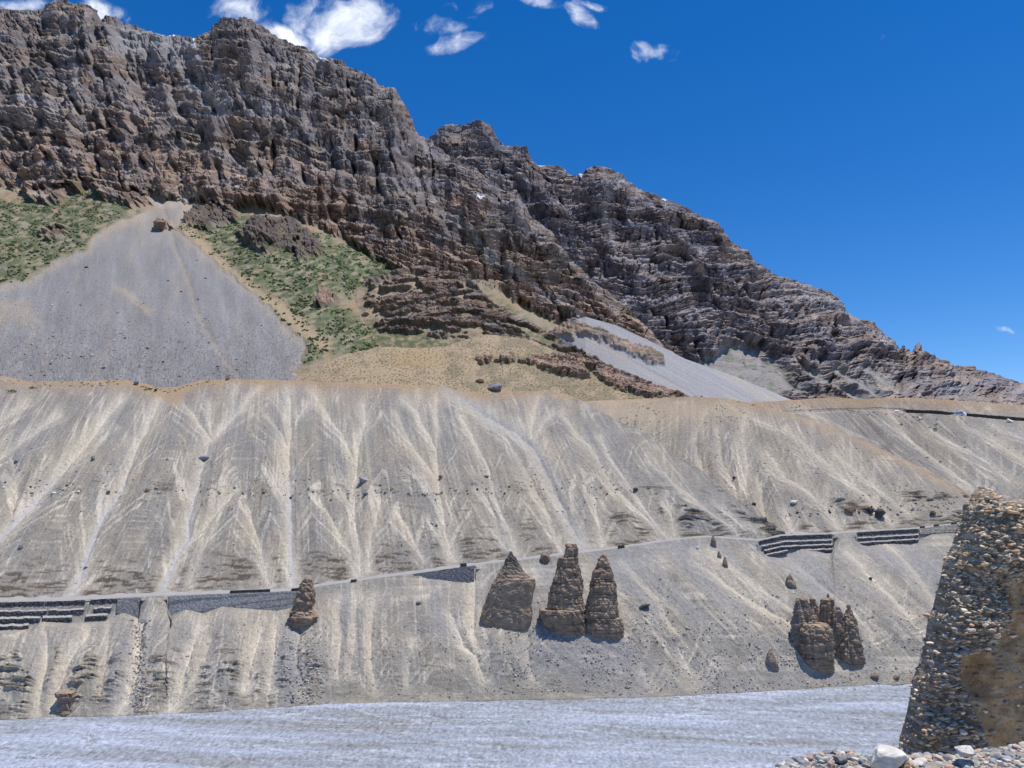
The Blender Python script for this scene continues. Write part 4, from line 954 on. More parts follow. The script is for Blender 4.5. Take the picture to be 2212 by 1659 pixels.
BL = [('A', 441, 989, 28, 11, 'grey', 'flat pale blue grey boulder in the fork of two sandy gullies'), ('A', 203, 991, 10, 12, 'blue', 'dark slate boulder high on the slope left of the forked gully'),
      ('A', 787, 1034, 29, 16, 'grey', 'large angular grey boulder lying just above the row of stones'), ('A', 847, 1055, 9, 9, 'tan', 'orange tan block perched on the row of stones'),
      ('A', 790, 1067, 14, 9, 'blue', 'rounded dark blue boulder below the large angular grey one'), ('A', 37, 995, 14, 8, 'blue', 'dark slab on the far left of the upper slope'),
      ('A', 46, 1182, 13, 10, 'blue', 'dark blue block at the lower left of the upper slope'), ('A', 185, 1225, 10, 5, 'blue', 'small dark slab in the grey gravel gully above the left road'),
      ('A', 934, 1130, 9, 6, 'tan', 'pale tan stone halfway down the slope between two gullies'), ('A', 943, 1135, 7, 6, 'dark', 'dark stone touching the pale tan one halfway down the slope'),
      ('A', 1051, 1028, 14, 5, 'brown', 'long flat brown rock above the right of the stone row'), ('A', 952, 1030, 12, 8, 'brown', 'brown wedge of rock near the middle of the stone row'),
      ('A', 1371, 1056, 13, 7, 'dark', 'squat dark brown boulder above the right end of the road gullies'), ('A', 235, 1063, 12, 8, 'brown', 'rounded brown boulder in the stone row above the left gully'),
      ('A', 118, 1064, 16, 7, 'white', 'pale flat slab beside the upper left gully'), ('A', 320, 1058, 14, 10, 'brown', 'brown rock jutting from the stone row left of the forked gully'),
      ('A', 570, 1062, 9, 8, 'brown', 'reddish boulder in the stone row left of the long straight gully'), ('A', 476, 1063, 9, 5, 'tan', 'tan stone in the row right of the forked gully'),
      ('B', 1713, 1084, 18, 8, 'white', 'big white boulder on the right hand slope above the stepped wall'), ('B', 1588, 1031, 9, 6, 'dark', 'small black boulder alone in the middle of the right slope'),
      ('B', 1630, 1087, 11, 5, 'dark', 'dark flat rock to the left of the white boulder'), ('B', 1900, 1110, 26, 22, 'dark', 'dark grey outcrop block above the right stepped wall'),
      ('B', 1878, 1104, 16, 16, 'dark', 'dark jagged block left of the outcrop above the right stepped wall'), ('B', 1865, 1096, 20, 10, 'brown', 'brown ledge rock on top of the dark outcrop'), ('B', 1830, 1100, 22, 13, 'brown', 'low brown rock at the left end of the dark ledge'), ('B', 2038, 1070, 9, 10, 'brown', 'brown boulder leaning on the slope behind the pebbly pillar top'),
      ('B', 2012, 1107, 16, 9, 'dark', 'dark rock just above the road near the pebbly pillar'),
      ('lower', 1387, 1309, 27, 8, 'dark', 'dark jutting rock right of the twin pillars'), ('lower', 1506, 1183, 7, 6, 'white', 'round white stone just below the road'),
      ('lower', 981, 1374, 6, 5, 'white', 'small white stone left of the single pillar foot'), ('lower', 1168, 1393, 6, 7, 'white', 'white egg shaped stone below the twin pillars'),
      ('lower', 1877, 1250, 11, 7, 'dark', 'black block resting in the pale streak right of the small spire'), ('lower', 1160, 1300, 5, 3, 'brown', 'tiny brown stone beside the twin pillars'),
      ('lower', 1888, 1459, 22, 8, 'brown', 'low brown rock at the foot of the bank right of the rock castle'), ('lower', 1935, 1462, 16, 8, 'brown', 'brown lump at the foot of the bank near the pebbly pillar'),
      ('lower', 905, 1300, 12, 4, 'brown', 'thin brown slab set in the lower bank below the stone wall'), ('lower', 330, 1548, 0.1, 0.1, 'brown', ''),
      ('bed', 1056, 1556, 10, 4, 'white', 'flat cream coloured stone alone on the riverbed'), ('bed', 931, 1561, 6, 4, 'tan', 'small reddish stone on the riverbed left of the cream one'),
      ('A', 491, 815, 10, 12, 'brown', 'brown boulder standing upright on the terrace lip'), ('A', 293, 827, 13, 10, 'blue', 'black boulder at the dip in the orange terrace lip'),
      ('H2', 1070, 835, 36, 22, 'grey', 'large smooth grey boulder at the foot of the tan hill'), ('H2', 1037, 822, 22, 12, 'brown', 'brown boulder left of the large grey one on the tan hill'), ('H2', 1075, 779, 18, 12, 'brown', 'square brown rock halfway up the tan hill'),
      ('M', 353, 486, 38, 16, 'brown', 'dark brown crag in the throat of the scree fan'),
      ('A', 336, 842, 8, 6, 'dark', 'dark lump on the slumped orange lip'), ('A', 325, 838, 12, 6, 'tan', 'orange rock on the slumped terrace lip')]
for i, (sh_, x, y, w, h, m, lab) in enumerate(BL):
    if not lab: continue
    boulder(sh_, x, y, w, h, m, lab, None, i % 9, 3 if w > 16 else 2)
for i in range(150):
    x = rs.uniform(-40, 1420); y = 1062 - 7 * math.sin(x / 160.) + rs.normal(0, 5) - (12 if rs.rand() < .2 else 0)
    w = rs.uniform(3.0, 7.5)
    boulder('A', x, y, w, w * rs.uniform(.5, .8), ['brown', 'grey', 'tan', 'white', 'dark', 'brown'][rs.randint(6)], 'small stone in the long horizontal row of stones across the slope', 'stones in the row across the upper slope', rs.randint(9), name='stone', cat='stone')
for i in range(60):
    x = rs.uniform(1690, 2060); y = 1100 + (x - 1870) * -.05 + rs.normal(0, 5); w = rs.uniform(3, 8)
    boulder('B', x, y, w, w * rs.uniform(.5, .8), ['brown', 'dark', 'tan', 'grey'][rs.randint(4)], 'small dark stone in the rocky ledge above the right stepped walls', 'stones in the ledge above the stepped walls', rs.randint(9), name='stone', cat='stone')
for i in range(40):
    x = rs.uniform(-20, 640); y = rs.uniform(560, 815); w = rs.uniform(4, 9)
    boulder('M', x, y, w, w * .55, ['white', 'grey', 'dark', 'blue'][rs.randint(4)], 'loose boulder lying on the great grey scree fan', 'boulders on the scree fan', rs.randint(9))

# ------------------------------------------------------------------ shrubs
M_leaf = pmat('shrub_leaves', (.062, .085, .035), .8, 3., 0, .4)
def shrub_mesh(seed):
    r = np.random.RandomState(seed); V = []; Fc = []
    for i in range(150):
        th = r.uniform(0, 2 * np.pi); ph = np.arccos(r.uniform(0, 1)); rad = r.uniform(.55, 1.) * (1 + .25 * math.sin(3 * th + seed))
        c = np.array([math.sin(ph) * math.cos(th), math.sin(ph) * math.sin(th), .75 * math.cos(ph)]) * rad
        a, b = r.randn(3), r.randn(3); a /= np.linalg.norm(a); b -= a * (a @ b); b /= np.linalg.norm(b); s = r.uniform(.1, .2)
        k = len(V); V += [c - a * s, c + b * s * .5, c + a * s, c - b * s * .5]; Fc.append([k, k + 1, k + 2, k + 3])
    o = mesh_np('shrub', np.array(V), np.array(Fc), M_leaf); d = o.data; bpy.data.objects.remove(o); return d
SHR = [shrub_mesh(s) for s in range(4)]
def shrub(sheet, x, y, w, label, group=None):
    p = locate(sheet, x, y); s = p[1] / 1598. * w * .5
    o = bpy.data.objects.new('shrub', SHR[rs.randint(4)]); COL.objects.link(o); o.location = p - np.array([0, .1, .1 * s]); o.scale = (s, s, s * .75); o.rotation_euler = (0, 0, rs.uniform(0, 6)); tag(o, label, 'shrub', group)
for (sh_, x, y, w, lab) in [('A', 26, 846, 20, 'broad green shrub on the far left of the terrace lip'), ('A', 72, 838, 14, 'dark green shrub just right of the broad one on the lip'), ('C', 1949, 917, 10, 'dark shrub below the left end of the upper road wall'),
        ('C', 2023, 928, 12, 'green shrub below the upper road left of the car'), ('C', 2024, 917, 8, 'dark round shrub just above the green one below the upper road'), ('C', 1994, 905, 7, 'small shrub nearest the upper road wall'), ('C', 2034, 998, 9, 'lone green shrub low on the far right slope'),
        ('C', 2006, 989, 8, 'lone shrub left of the low green one on the far right slope'), ('C', 2146, 940, 6, 'small dark shrub below the car to its right'), ('C', 2084, 966, 6, 'tiny dark shrub in the pale gully below the car'), ('C', 2010, 924, 6, 'small shrub touching the green one below the upper road'),
        ('lower', 1452, 1382, 8, 'green bush on the grey talus left of the rock castle'), ('lower', 1429, 1397, 8, 'green bush lower left of the other bush on the talus'), ('lower', 1333, 1420, 5, 'tiny bush below the right twin pillar'), ('lower', 1366, 1361, 10, 'green plant at the right foot of the twin pillars'),
        ('B', 1400, 882, 8, 'dark shrub on the orange lip right of the middle ridge')]:
    shrub(sh_, x, y, w, lab)
for i in range(70):
    c = [(1340, 905), (1360, 930), (1395, 945), (1420, 900), (1560, 885), (1380, 890), (1600, 895)][rs.randint(7)]
    shrub('B', c[0] + rs.normal(0, 14), max(c[1] + rs.normal(0, 14), 868), rs.uniform(3, 5.5), 'tiny dark shrub dotting the tan slope behind the middle ridge', 'shrubs dotting the tan slope')
for i in range(45):
    t_ = rs.rand(); x = 1700 + 330 * t_; shrub('C', x, np.interp(x, [1700, 2030], [876, 905]) + rs.normal(0, 4), rs.uniform(3, 7), 'low dark shrub along the orange lip left of the upper road', 'shrubs along the right terrace lip')
for i in range(60):
    x = rs.uniform(0, 480); shrub('A', x, pl(TOPA, x) + rs.uniform(1, 12), rs.uniform(3, 7), 'low dark tuft of scrub along the left terrace lip', 'scrub along the left terrace lip')
for i in range(90):
    x = rs.uniform(700, 1300); y = rs.uniform(765, 850); shrub('H2', x, max(y, pl(H2T, x) + 8), rs.uniform(2.5, 5), 'tiny dark shrub dotting the sunlit tan hill', 'shrubs dotting the tan hill')

# ------------------------------------------------------------------ earth pillars
def pillar(name, rows, base, seed, fac=.8, parent=None, style=0, dz=0., n=84, ext=5.0, step=1.0, amp=1.0):
    """rows: (y, xl, xr) on the photo grid; base: point on the ground under the middle of its front"""
    rows = np.array(rows, float)
    y0, y1 = rows[0, 0], rows[-1, 0]
    ys = np.arange(y0, y1 + .01, step)
    xl = np.interp(ys, rows[:, 0], rows[:, 1]); xr = np.interp(ys, rows[:, 0], rows[:, 2])
    wmax = (rows[:, 2] - rows[:, 1]).max()
    Yc = base[1] + dz + .5 * wmax * fac * base[1] / 1598.
    L = ray(xl, ys) * Yc; R = ray(xr, ys) * Yc
    cx, cz = (L[:, 0] + R[:, 0]) / 2, L[:, 2]; a = (R[:, 0] - L[:, 0]) / 2
    nx = int(ext / (step * Yc / 1598.))
    cz = np.concatenate([cz, cz[-1] - np.arange(1, nx + 1) * step * Yc / 1598.]); cx = np.concatenate([cx, np.full(nx, cx[-1])]); a = np.concatenate([a, a[-1] + np.linspace(0, .1, nx)])
    th = np.linspace(0, 2 * np.pi, n, endpoint=False)
    c, s = np.cos(th)[None], np.sin(th)[None]
    e = .78
    ex = np.sign(c) * np.abs(c) ** e; ey = np.sign(s) * np.abs(s) ** e
    a_ = a[:, None]; b_ = np.minimum(a_ * fac, a_ * .3 + wmax * .5 * Yc / 1598 * fac * .7)
    z = cz[:, None] + 0 * c
    Xa = c * a_ * 1.2; Ya = s * a_ * 1.2
    lay = perlin(z * 2.9 + .6 * fbm(Xa / 2, Ya / 2, 2, seed), Xa * .12 + 3, seed + 1) * .6 + perlin(z * 5.1, Xa * .2, seed + 2) * .5 + perlin(z * .8, Xa * .1, seed + 3) * .6
    nz = fbm(Xa * .9 + z * .35, Ya * .9 + z * .8, 4, seed + 4)
    grv = ridged(Xa * 1.1 + 5, Ya * 1.1 + z * .12, 2, seed + 5) - .6
    smooth = {0: .55, 1: 1.0, 2: 1.15}[style]
    d = (.12 * lay * smooth + .50 * nz + .42 * grv) * amp * np.minimum(1, a_ / 1.2) ** .7
    if style == 0: lay = lay * .3; d = (.05 * lay + .26 * nz + .10 * grv + (.3 * nz + .2 * grv) * np.clip(1.3 - np.arange(len(cz)) / max(1, len(ys)) * 4, 0, 1)[:, None]) * amp * np.minimum(1, a_ / 1.2) ** .7
    d += .12 * fbm(Xa * 3.2 + z * 1.3, Ya * 3.2 + z * 3, 3, seed + 6) * amp
    X = cx[:, None] + (a_ + d) * ex; Y = Yc + (b_ + d) * ey; 
    P = np.stack([X, Y, z], -1)
    if name == 'earth_pillar' and base[0] < -60: amp = amp
    br = C(.325, .245, .18); pale_ = C(.43, .34, .25); dk = C(.16, .122, .093); gy = C(.29, .265, .235)
    col = np.broadcast_to(br, P.shape).copy()
    col = mixc3(col, pale_, sstep(0, .5, fbm(Xa * .5, z * .35 + Ya * .3, 3, seed + 7) + .15 * (style == 0)) * .75)
    col = mixc3(col, dk, sstep(.05, .5, -lay) * .7)
    tf = (ys[0] + 0 * ys)
    topf = np.clip(1 - np.arange(len(cz)) / max(1, len(ys)) / .28, 0, 1)[:, None]
    if style == 0: col = mixc3(col, C(.17, .15, .125), np.clip(topf * 1.6 + nz * 1.2 * (topf > 0), 0, 1))
    if style == 2: col = mixc3(col, gy, sstep(.0, .4, fbm(Xa * .7 + 9, z * .6 + Ya, 3, seed + 8) - (c + 0 * z) * .25) * .7)
    col = col * (1 + .22 * perlin(z * 7, Xa * .5, seed + 9) + .2 * fbm(Xa * 4, z * 4 + Ya, 2, seed + 10))[..., None]
    nr = P.shape[0]
    V = np.concatenate([P.reshape(-1, 3), [[cx[0], Yc, cz[0] + .06]]]); cv = np.concatenate([col.reshape(-1, 3), [col[0, 0]]])
    i = np.arange(nr * n).reshape(nr, n); j = np.roll(i, -1, 1)
    q = np.stack([i[:-1], j[:-1], j[1:], i[1:]], -1).reshape(-1, 4)
    t = np.stack([np.full(n, nr * n), j[0], i[0], i[0]], -1)
    me = mesh_np(name, V, np.concatenate([q]), M_hoodoo, cv, False, parent)
    # close the top
    bm = bmesh.new(); bm.from_mesh(me.data); bm.verts.ensure_lookup_table()
    for k in range(n): bm.faces.new((bm.verts[nr * n], bm.verts[int(j[0, k])], bm.verts[int(i[0, k])]))
    bm.to_mesh(me.data); bm.free()
    return me
def crop_rows(rows, x0, y0, s): return [(y0 + s * y, x0 + s * a, x0 + s * b) for (y, a, b) in rows]
q4 = (1003.0, 1138.5, .1838)
fin = crop_rows([(285, 537, 554), (330, 512, 580), (370, 495, 605), (450, 462, 655), (530, 405, 705), (585, 378, 775), (602, 370, 800), (606, 368, 830), (660, 330, 836), (780, 278, 815), (900, 240, 792), (1020, 200, 800), (1090, 187, 797), (1160, 190, 770), (1200, 205, 740), (1240, 230, 700)], *q4)
o = pillar('earth_pillar', fin, locate('lower', 1108, 1365), 21, .42, style=0)
tag(o, 'broad pointed brown earth pillar with a smooth face, left of the twin pillars', 'earth pillar', 'earth pillars on the lower bank')
twinL = crop_rows([(198, 1205, 1305), (205, 1200, 1310), (260, 1190, 1330), (340, 1172, 1330), (362, 1118, 1330), (400, 1110, 1330), (500, 1090, 1362), (640, 1045, 1385), (780, 1000, 1392), (860, 990, 1398), (930, 985, 1405), (958, 984, 1408), (965, 888, 1410), (1010, 884, 1415), (1060, 905, 1420), (1170, 960, 1425), (1270, 1050, 1432), (1350, 1140, 1425), (1385, 1200, 1420)], *q4)
o = pillar('earth_pillar', twinL, locate('lower', 1232, 1388), 33, .62, style=1)
tag(o, 'tall layered brown earth pillar with a square top, left one of the joined twins', 'earth pillar', 'earth pillars on the lower bank')
twinR = crop_rows([(320, 1625, 1650), (350, 1600, 1668), (370, 1580, 1675), (440, 1560, 1700), (540, 1515, 1742), (640, 1485, 1760), (700, 1475, 1770), (800, 1465, 1785), (900, 1440, 1803), (960, 1418, 1808), (1050, 1400, 1812), (1070, 1402, 1848), (1100, 1405, 1858), (1180, 1412, 1874), (1250, 1425, 1870), (1300, 1450, 1860), (1330, 1480, 1830), (1355, 1520, 1790)], *q4)
o = pillar('earth_pillar', twinR, locate('lower', 1300, 1386), 47, .62, style=1)
tag(o, 'pointed layered brown earth pillar, right one of the joined twins', 'earth pillar', 'earth pillars on the lower bank')
qa = (596.4, 1165.6, .1634)
left = crop_rows([(488, 390, 415), (520, 365, 465), (600, 325, 490), (700, 290, 505), (800, 255, 512), (870, 230, 495), (895, 222, 470), (918, 200, 470), (960, 190, 520), (1010, 182, 565), (1080, 172, 540), (1150, 160, 480), (1200, 160, 455), (1240, 190, 420)], *qa)
o = pillar('earth_pillar', left, locate('lower', 650, 1368), 55, .8, style=1)
tag(o, 'brown layered earth pillar in front of the road, well left of the others', 'earth pillar', 'earth pillars on the lower bank')
q5 = (1626.5, 1192.7, .1961)
bc = locate('lower', 1780, 1470)
castle = empty('rock_castle', bc)
castle_parts = [
 ([(785, 545, 800), (795, 530, 818), (850, 505, 850), (1000, 485, 860), (1150, 500, 864), (1240, 540, 866), (1300, 580, 866), (1400, 640, 885), (1440, 680, 850)], 0.0, 61, .85, 1),
 ([(508, 480, 560), (520, 475, 595), (560, 475, 615), (650, 460, 640), (760, 435, 650), (850, 430, 660), (1000, 412, 660), (1100, 408, 640), (1180, 470, 640)], 2.2, 62, .7, 2),
 ([(508, 625, 675), (520, 612, 690), (545, 625, 680), (600, 620, 705), (680, 640, 725), (760, 650, 740)], 5.0, 63, .8, 1),
 ([(635, 660, 670), (700, 610, 690), (760, 560, 715), (790, 545, 735)], 2.0, 64, .8, 2),
 ([(455, 824, 836), (475, 812, 848), (495, 818, 842), (508, 800, 855), (520, 762, 885), (560, 755, 890), (600, 745, 890), (720, 738, 885), (800, 750, 900), (1000, 800, 940), (1080, 850, 930)], 4.5, 65, .7, 1),
 ([(592, 925, 945), (605, 905, 955), (640, 890, 972), (760, 862, 985), (850, 850, 985), (1000, 850, 980)], 3.5, 66, .7, 2)]
for rows_, dz_, sd_, fc_, stl in castle_parts:
    o = pillar('rock_tower', crop_rows(rows_, *q5), bc, sd_, fc_, None, stl, dz_, 72)
    o.parent = castle; o.location = (-bc[0], -bc[1], -bc[2])
tag(castle, 'cluster of brown rock towers like a ruined castle at the lower right bank', 'rock formation')
rp = crop_rows([(578, 1045, 1068), (600, 1035, 1078), (625, 1045, 1070), (645, 1030, 1088), (700, 1008, 1105), (760, 985, 1130), (900, 950, 1160), (1000, 928, 1182), (1100, 915, 1195), (1200, 940, 1212), (1260, 1000, 1222), (1305, 1080, 1205)], *q5)
o = pillar('earth_pillar', rp, locate('lower', 1840, 1448), 71, .8, style=1)
tag(o, 'slim pointed brown earth pillar touching the right side of the rock castle', 'earth pillar', 'earth pillars on the lower bank')
for (x, yt, yb, w, sd_, lab, lean) in [(1541, 1156, 1184, 12, 81, 'small dark spire directly below the road, topmost of three in a slanting line', 2), (1553, 1191, 1207, 9, 82, 'smallest dark spire, middle one of three in a slanting line', 2), (1566, 1203, 1228, 11, 83, 'dark spire at the lower end of the slanting line of three', 2),
        (1706, 1240, 1274, 20, 84, 'lone small pointed spire below the stepped wall', 6), (1664, 1402, 1453, 24, 85, 'small dark pointed pillar left of the rock castle', 8)]:
    h_ = yb - yt
    rows_ = [(yt, x - 1.5, x + 1.5), (yt + .2 * h_, x - w * .28, x + w * .25), (yt + .5 * h_, x - w * .48 + lean * .2, x + w * .42 + lean * .4), (yt + .8 * h_, x - w * .35 + lean * .6, x + w * .42 + lean), (yb, x - w * .1 + lean, x + w * .38 + lean)]
    o = pillar('earth_pillar', rows_, locate('lower', x + lean, yb), sd_, .8, style=2, n=36, ext=2, amp=.45)
    tag(o, lab, 'earth pillar', 'earth pillars on the lower bank')
o = pillar('earth_pillar', [(1193, 1172, 1184), (1198, 1168, 1187), (1206, 1166, 1188), (1212, 1168, 1187), (1219, 1171, 1184)], locate('lower', 1177, 1219), 91, .8, style=2, n=40, ext=2, amp=.6)
tag(o, 'squat rounded grey stump at the road edge between the broad pillar and the twins', 'earth pillar', 'earth pillars on the lower bank')
o = pillar('earth_pillar', [(1492, 130, 148), (1495, 122, 161), (1503, 123, 163), (1510, 127, 160), (1516, 129, 159), (1524, 126, 160), (1537, 120, 160), (1549, 114, 154)], locate('lower', 134, 1549), 95, .8, style=1, n=56, ext=2, amp=.7)
tag(o, 'squat dark mushroom topped rock pillar at the edge of the riverbed, far left', 'earth pillar', 'earth pillars on the lower bank')

# ------------------------------------------------------------------ walls below and above the roads
M_wall = vmat('dark_wall_stone', (3.0, 9.0), (.12, .05), contrast=.3)
def wall_strip(name, xs, zt, zb, front, thick, colf, colt, seed, parent=None, bump=.10, joint=True, basef=road_out, batter=0., rise=0.):
    """a course of stones following the road edge; zt, zb: height of its top and foot relative to the road"""
    p = basef(xs)
    n = len(xs); rowsn = max(4, int((np.max(zt - zb)) / .22))
    dirn = np.stack([p[:, 0] / p[:, 1], np.ones(n), np.zeros(n)], 1)
    pts = []; cols_ = []
    def rowp(off, z): q = p + dirn * (off + batter * np.broadcast_to(z, (n,)))[:, None]; q = q.copy(); q[:, 2] = p[:, 2] + z; return q
    pts.append(rowp(-front + thick, zb)); pts.append(rowp(-front + thick, zt + rise)); pts.append(rowp(-front + .12, zt + .02))
    for k in range(rowsn + 1):
        f = k / rowsn; z = zt * (1 - f) + zb * f
        pts.append(rowp(-front - .04 * math.sin(f * math.pi), z))
    P = np.stack(pts); nr = P.shape[0]
    nz = fbm(P[..., 0] / .5, P[..., 2] / .35, 3, seed)
    P[2:, :, 1] += bump * 1.6 * nz[2:]
    P[1:4, :, 2] += .10 * fbm(P[1:4, :, 0] / 1.5, P[1:4, :, 1], 2, seed + 1)
    col = np.broadcast_to(colf, P.shape) * (1 + .5 * nz + .3 * perlin(P[..., 0] / .35, P[..., 2] / .18, seed + 2))[..., None]
    if joint:
        zr = P[..., 2] - p[None, :, 2]; cr = np.floor(zr / .24); jx = np.abs(((P[..., 0] + cr * .37) / .6) % 1 - .5)
        col = col * (1 - .45 * (((zr / .24) % 1 < .22) | (jx > .44)))[..., None]
    col[:3] = colt
    return mesh_np(name, P.reshape(-1, 3), grid_faces(nr, n), M_wall, col, False, parent)
dk_ = C(.085, .085, .09); tp_ = C(.36, .35, .33)
def gabion(label, courses, hh, fwd):
    x0_, x1_ = courses[0][0][0], courses[0][-1][1]
    c = road_out(np.array([(x0_ + x1_) / 2.]))[0]
    t = empty('gabion_wall', c)
    for k, segs in enumerate(courses):
        for (a, b) in segs:
            xs = np.arange(a, b, 1.6)
            ww = fbm(xs / 26, xs * 0, 2, k + 9) * .12
            ww = ww + .10 * fbm(xs / 9, xs * 0, 2, k + 19)
            o = wall_strip('wall_step', xs, -.05 - k * hh + ww - (.36 * hh if k else 0), -(k + 1) * hh - .04 + .6 * ww, .35 + fwd * k, fwd + .15, dk_ * (1 + .15 * (k % 2)), tp_, 500 + k * 7 + int(a), bump=.2, joint=False, rise=.34 * hh if k else 0)
            o.parent = t; o.location = (-c[0], -c[1], -c[2])
    tag(t, label, 'retaining wall', 'stepped walls under the road'); return t
gabion('dark stepped stone wall under the left end of the road', [[(-135, 96), (98, 186), (195, 253)], [(-135, 104), (106, 184), (204, 243)], [(-135, 92), (95, 160), (188, 236)], [(-135, 67)]], 1.2, .75)
gabion('dark stepped wall with four curving steps above the lone spire', [[(1640, 1797)], [(1645, 1797)], [(1650, 1798)], [(1655, 1700), (1745, 1798)]], 1.02, .62)
gabion('dark stepped wall with three steps nearest the pebbly pillar', [[(1853, 1983)], [(1852, 1984)], [(1856, 1983)]], 1.05, .62)
def stone_wall(label, a, b, zt, depth_px, col, seed, front=.25):
    xs = np.arange(a, b, 1.4); c = road_out(np.array([(a + b) / 2.]))[0]
    H = np.interp(xs, *depth_px)
    o = wall_strip('retaining_wall', xs, np.full(len(xs), zt), -H, front, .9, col, tp_, seed, bump=.06, batter=.43)
    tag(o, label, 'retaining wall', 'dry stone walls under the road'); return o
stone_wall('grey blue dry stone wall left of the leftmost earth pillar', 366, 652, -.06, ([366, 652], [3.9, 3.3]), C(.21, .225, .235), 601)
stone_wall('short broken piece of dry stone wall right of the left stepped wall', 254, 303, -.06, ([254, 303], [2.6, 4.2]), C(.20, .205, .21), 602)
stone_wall('dry stone wall under the road left of the broad pillar', 893, 1025, -.06, ([893, 1025], [1.0, 3.6]), C(.125, .135, .16), 603)
stone_wall('pale stone wall carrying the road behind the pebbly pillar', 1986, 2120, -.06, ([1986, 2120], [1.4, 2.2]), C(.33, .31, .27), 604)
def up_base(x):
    P, x0, st = SHEETS['C']; ci = np.clip(np.round((x - x0) / st).astype(int), 0, P.shape[1] - 1); return P[174, ci].astype(float)
xs = np.arange(1958, 2372, 1.8)
o = wall_strip('retaining_wall', xs, 1.75 + .12 * fbm(xs / 14, xs * 0, 3, 5), np.full(len(xs), -.4), .35, .9, C(.06, .055, .05), C(.16, .14, .12), 605, bump=.1, joint=False, basef=up_base)
tag(o, 'long low black stone wall above the upper road behind the car', 'retaining wall')

# blocks at the road edge and fallen parapet slabs
def block(name, p, size, rot, mat, label, cat, group=None):
    bm = bmesh.new(); bmesh.ops.create_cube(bm, size=1.0)
    for v in bm.verts: v.co = Vector((v.co.x * size[0], v.co.y * size[1], v.co.z * size[2]))
    bmesh.ops.bevel(bm, geom=bm.edges[:], offset=min(size) * .12, segments=2, affect='EDGES')
    for v in bm.verts: v.co += Vector((math.sin(v.co.y * 9 + v.co.z * 5), 0, math.sin(v.co.x * 5 + 1))) * min(size) * .05
    me = bpy.data.meshes.new(name); bm.to_mesh(me); bm.free(); me.materials.append(mat)
    o = bpy.data.objects.new(name, me); COL.objects.link(o); o.location = p; o.rotation_euler = rot; tag(o, label, cat, group); return o
for (x, w, h, lab) in [(1001, 13, 8, 'dark parapet block at the road edge above the dry stone wall'), (764, 12, 5, 'low dark parapet block at the road edge right of the leftmost pillar'), (1993, 10, 4.5, 'dark parapet block at the road edge, leftmost of the three by the pebbly pillar'),
        (2023, 11, 4, 'dark parapet block at the road edge, middle one of the three by the pebbly pillar'), (2061, 12, 4.5, 'dark parapet block at the road edge touching the pebbly pillar in view'), (1342, 14, 6, 'dark parapet block below the road right of the twin pillars'), (540, 80, 6, 'long dark bar on top of the grey blue stone wall'), (641, 22, 6, 'short dark parapet just left of the leftmost pillar')]:  # the long one is a dark strip set along the wall top
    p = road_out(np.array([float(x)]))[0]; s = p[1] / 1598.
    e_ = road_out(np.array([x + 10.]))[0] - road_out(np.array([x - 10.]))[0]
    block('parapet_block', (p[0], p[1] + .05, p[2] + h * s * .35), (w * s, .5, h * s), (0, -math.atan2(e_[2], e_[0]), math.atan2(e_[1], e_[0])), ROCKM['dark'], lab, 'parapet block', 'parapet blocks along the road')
M_white = pmat('white_concrete', (.66, .65, .62), .8, 3., 0, .1)
for (x, y, w, sl, lab) in [(1936, 889, 10, .1, 'pale concrete slab lying left of the upper road wall'), (1990, 906, 8, -.6, 'small pale slab stuck upright in the slope left of the car'), (2180, 911, 13, -.45, 'white tilted concrete slab below the upper road right of the car')]:
    p = locate('C', x, y); s = p[1] / 1598.
    block('concrete_slab', (p[0], p[1] - .3, p[2] + .3), (w * s, .8, .45), (.85, -sl, 0), M_white, lab, 'concrete slab', 'fallen parapet slabs')

# ------------------------------------------------------------------ car on the upper road
M_paint = pmat('white_paint', (.80, .81, .82), .3, spec=.5); M_glass = pmat('dark_glass', (.02, .025, .03), .08, spec=.8); M_tyre = pmat('tyre_rubber', (.02, .02, .02), .8); M_rim = pmat('rim_metal', (.5, .5, .52), .35, metallic=.8)
M_lamp = pmat('lamp_glass', (.7, .72, .74), .15, spec=.8); M_red = pmat('red_lamp', (.4, .02, .02), .3); M_trim = pmat('black_trim', (.03, .03, .03), .6)
def prism(name, prof, y0, y1, mat, parent, bev=.0, taper=None):
    bm = bmesh.new(); n = len(prof)
    A = [bm.verts.new((x, y0 + (taper(z) if taper else 0), z)) for x, z in prof]; B = [bm.verts.new((x, y1 - (taper(z) if taper else 0), z)) for x, z in prof]
    bm.faces.new(A); bm.faces.new(B[::-1])
    for i in range(n): bm.faces.new((A[i], B[i], B[(i + 1) % n], A[(i + 1) % n]))
    bmesh.ops.recalc_face_normals(bm, faces=bm.faces[:])
    if bev: bmesh.ops.bevel(bm, geom=bm.edges[:], offset=bev, segments=2, affect='EDGES')
    me = bpy.data.meshes.new(name); bm.to_mesh(me); bm.free(); me.materials.append(mat); o = bpy.data.objects.new(name, me); COL.objects.link(o); o.parent = parent; return o
P_, x0_, st_ = SHEETS['C']; ci = int(round((2077 - x0_) / st_)); p1 = P_[170, ci]; cp = p1 + np.array([0, 1.6, 0]); e_ = P_[170, ci + 8] - P_[170, ci - 8]
car = empty('car', (cp[0], cp[1], cp[2] + .12)); car.rotation_euler = (0, 0, math.atan2(e_[1], e_[0])); car.scale = (.98, .98, .98)
tag(car, 'white sport utility car driving along the upper road at the far right', 'car')
tpf = lambda z: .0 if z < .95 else (z - .95) * .28
prism('body', [(-2.3, .35), (-2.33, .7), (-2.2, .92), (-1.25, 1.08), (-.55, 1.62), (-.2, 1.70), (1.5, 1.70), (1.9, 1.60), (2.22, 1.08), (2.3, .9), (2.28, .38), (1.8, .28), (-1.85, .28)], -.92, .92, M_paint, car, .05, tpf)
